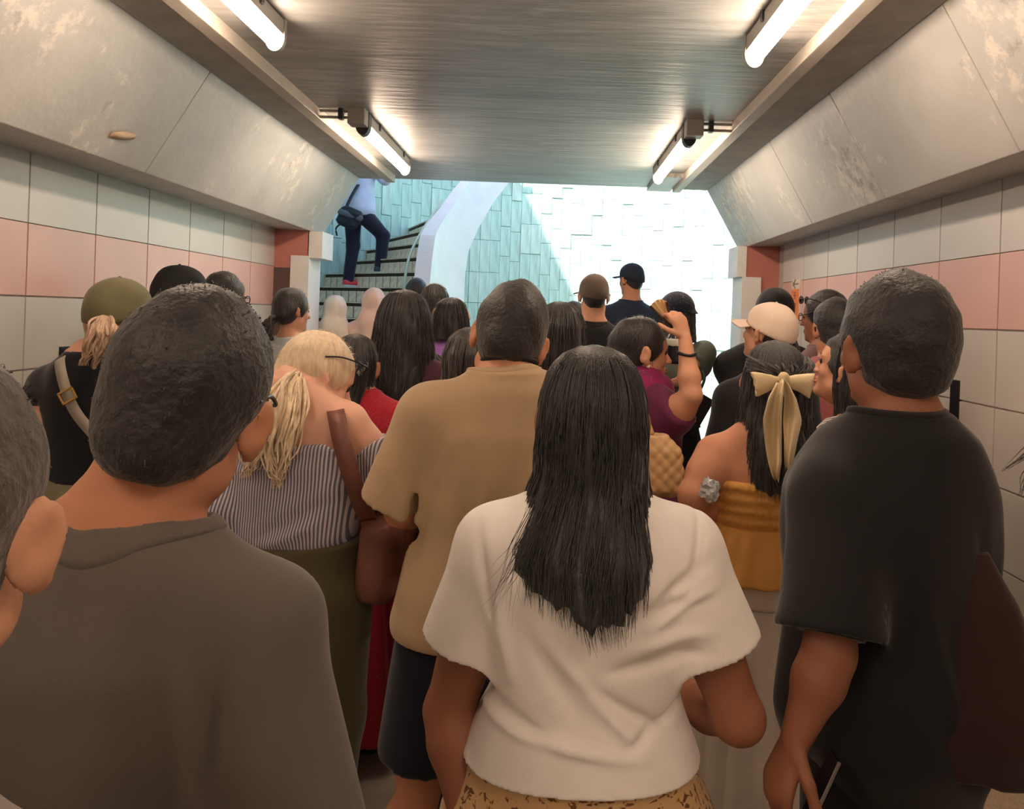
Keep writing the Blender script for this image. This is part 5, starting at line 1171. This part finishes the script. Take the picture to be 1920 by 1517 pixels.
for an, mm in ((La, mat('red_trainer', S(224, 74, 74), .6)), (Ra, mat('dark_trainer', S(44, 60, 66), .6))):
    z0 = an[2] - .09; F = Sdf(); F.cone((an[0], an[1] - .03, z0 + .05), (an[0] + .02, an[1] + .15, z0 + .042), .046, .036, .02); F.cone((an[0], an[1], z0 + .07), (an[0], an[1], z0 + .11), .042, .042, .02); F.cut((0, 0, -1), (0, 0, z0 + .022)); sh = p.mesh('trainer', F, mm, .007)
    F = Sdf(); F.cone((an[0], an[1] - .03, z0 + .018), (an[0] + .02, an[1] + .155, z0 + .018), .05, .042, 0); F.cut((0, 0, -1), (0, 0, z0 + .001)); F.cut((0, 0, 1), (0, 0, z0 + .026)); p.mesh('sole', F, mat('pale_sole', S(170, 190, 184), .6), .007, sh)
sl = bag_root('sling_bag', 'black sling bag with strap on the back of the man climbing the stair', 'bag', at(655, 404, 8.25)); M_SL = mat('black_nylon', S(34, 38, 46), .5, .15, 20)
F = Sdf(); F.loft([(-.13, 0, 0, .09, .05), (-.10, 0, 0, .13, .07), (.05, .02, 0, .14, .07), (.09, .03, 0, .11, .05)], 0, p=2.6); F.disp(wav(6, 30, .006)); o = link('pouch', F.mesh('pouch', .010), M_SL, sl); o.rotation_euler = (0, .35, -.3)
F = Sdf(); F.cone((-.08, -.07, .03), (.14, -.07, -.035), .035, .035, 0, sq=((0, 1, 0), .4)); link('front_pocket', F.mesh('front_pocket', .010), mat('grey_nylon', S(84, 90, 100), .5), sl)
v_ = [np.array(at(*a) - sl.location) for a in ((648, 392, 8.24), (658, 370, 8.27), (668, 352, 8.32), (676, 340, 8.4))]; ribbon_strap('strap', v_, .035, .006, M_SL, sl, 14, (1, 0, .2))
tube('dangling_cord', [np.array(at(*a) - sl.location) for a in ((641, 418, 8.22), (630, 428, 8.22), (632, 442, 8.22))], .010, M_SL, sl, 8, 6)

# ---- man at the picture's edge and the person with loose hair
p1 = p = Person('man with cropped greying hair and light grey T-shirt beside the dark grey T-shirt', .52, -330, 1.53, -6, build=1.0, skin='light', vs=.009, by=1300)
p.head(-180, 1000, .52, yaw=-26, pitch=6, roll=3, size=1.0); p.hang(-1); p.hang(1, .03); p.body(.006); p.top(cloth('light_grey_tee', S(150, 142, 136)), e=.02, hem=.84, amp=.005, vs=.009, neckz=1.43); p.pants(M_JEAN); p.shoes(M_SHOE)
p.short_hair(hairmat('cropped_hair', S(70, 60, 56), .2, .6, (30, 30, 30)), side=.006, topx=.02, nape=-.07, messy=.003, strands=3500, slen=.014, vs=.006, seed=61)
p = Person('person with loose windblown brown hair and taupe top beside the tiled wall', .62, 2560, 1.66, 10, female=True, skin='light', vs=.012, by=800)
p.head(2500, 760, .62, yaw=20, size=1.0); p.hang(-1, .02); p.hang(1); p.body(); p.top(cloth('taupe_top', S(150, 130, 118)), e=.018, hem=.84, amp=.005); p.pants(M_JEAN); p.shoes(M_SHOE)
p.long_hair(HDB, [(.134, 0, .004, .004, .004), (.125, 0, .035, .04, .03), (.10, 0, .068, .085, .06), (.05, 0, .088, .115, .055), (0, 0, .092, .12, .035), (-.08, 0, .10, .125, .02), (-.2, 0, .11, .14, 0)], th=110, strands=120, ragged=.04, wave=.008)
for i_, q_ in enumerate(([(2280, 775, .64), (2120, 785, .62), (1985, 812, .61), (1925, 846, .61), (1878, 884, .61)], [(2280, 795, .64), (2100, 830, .62), (1975, 862, .61), (1932, 890, .61), (1912, 930, .61)])): p.locks(HDB, [[p.L(*t_) for t_ in q_]], r0=.0008, per=9, spread=.006, wave=.001, name='loose_lock', seed=4 + i_)
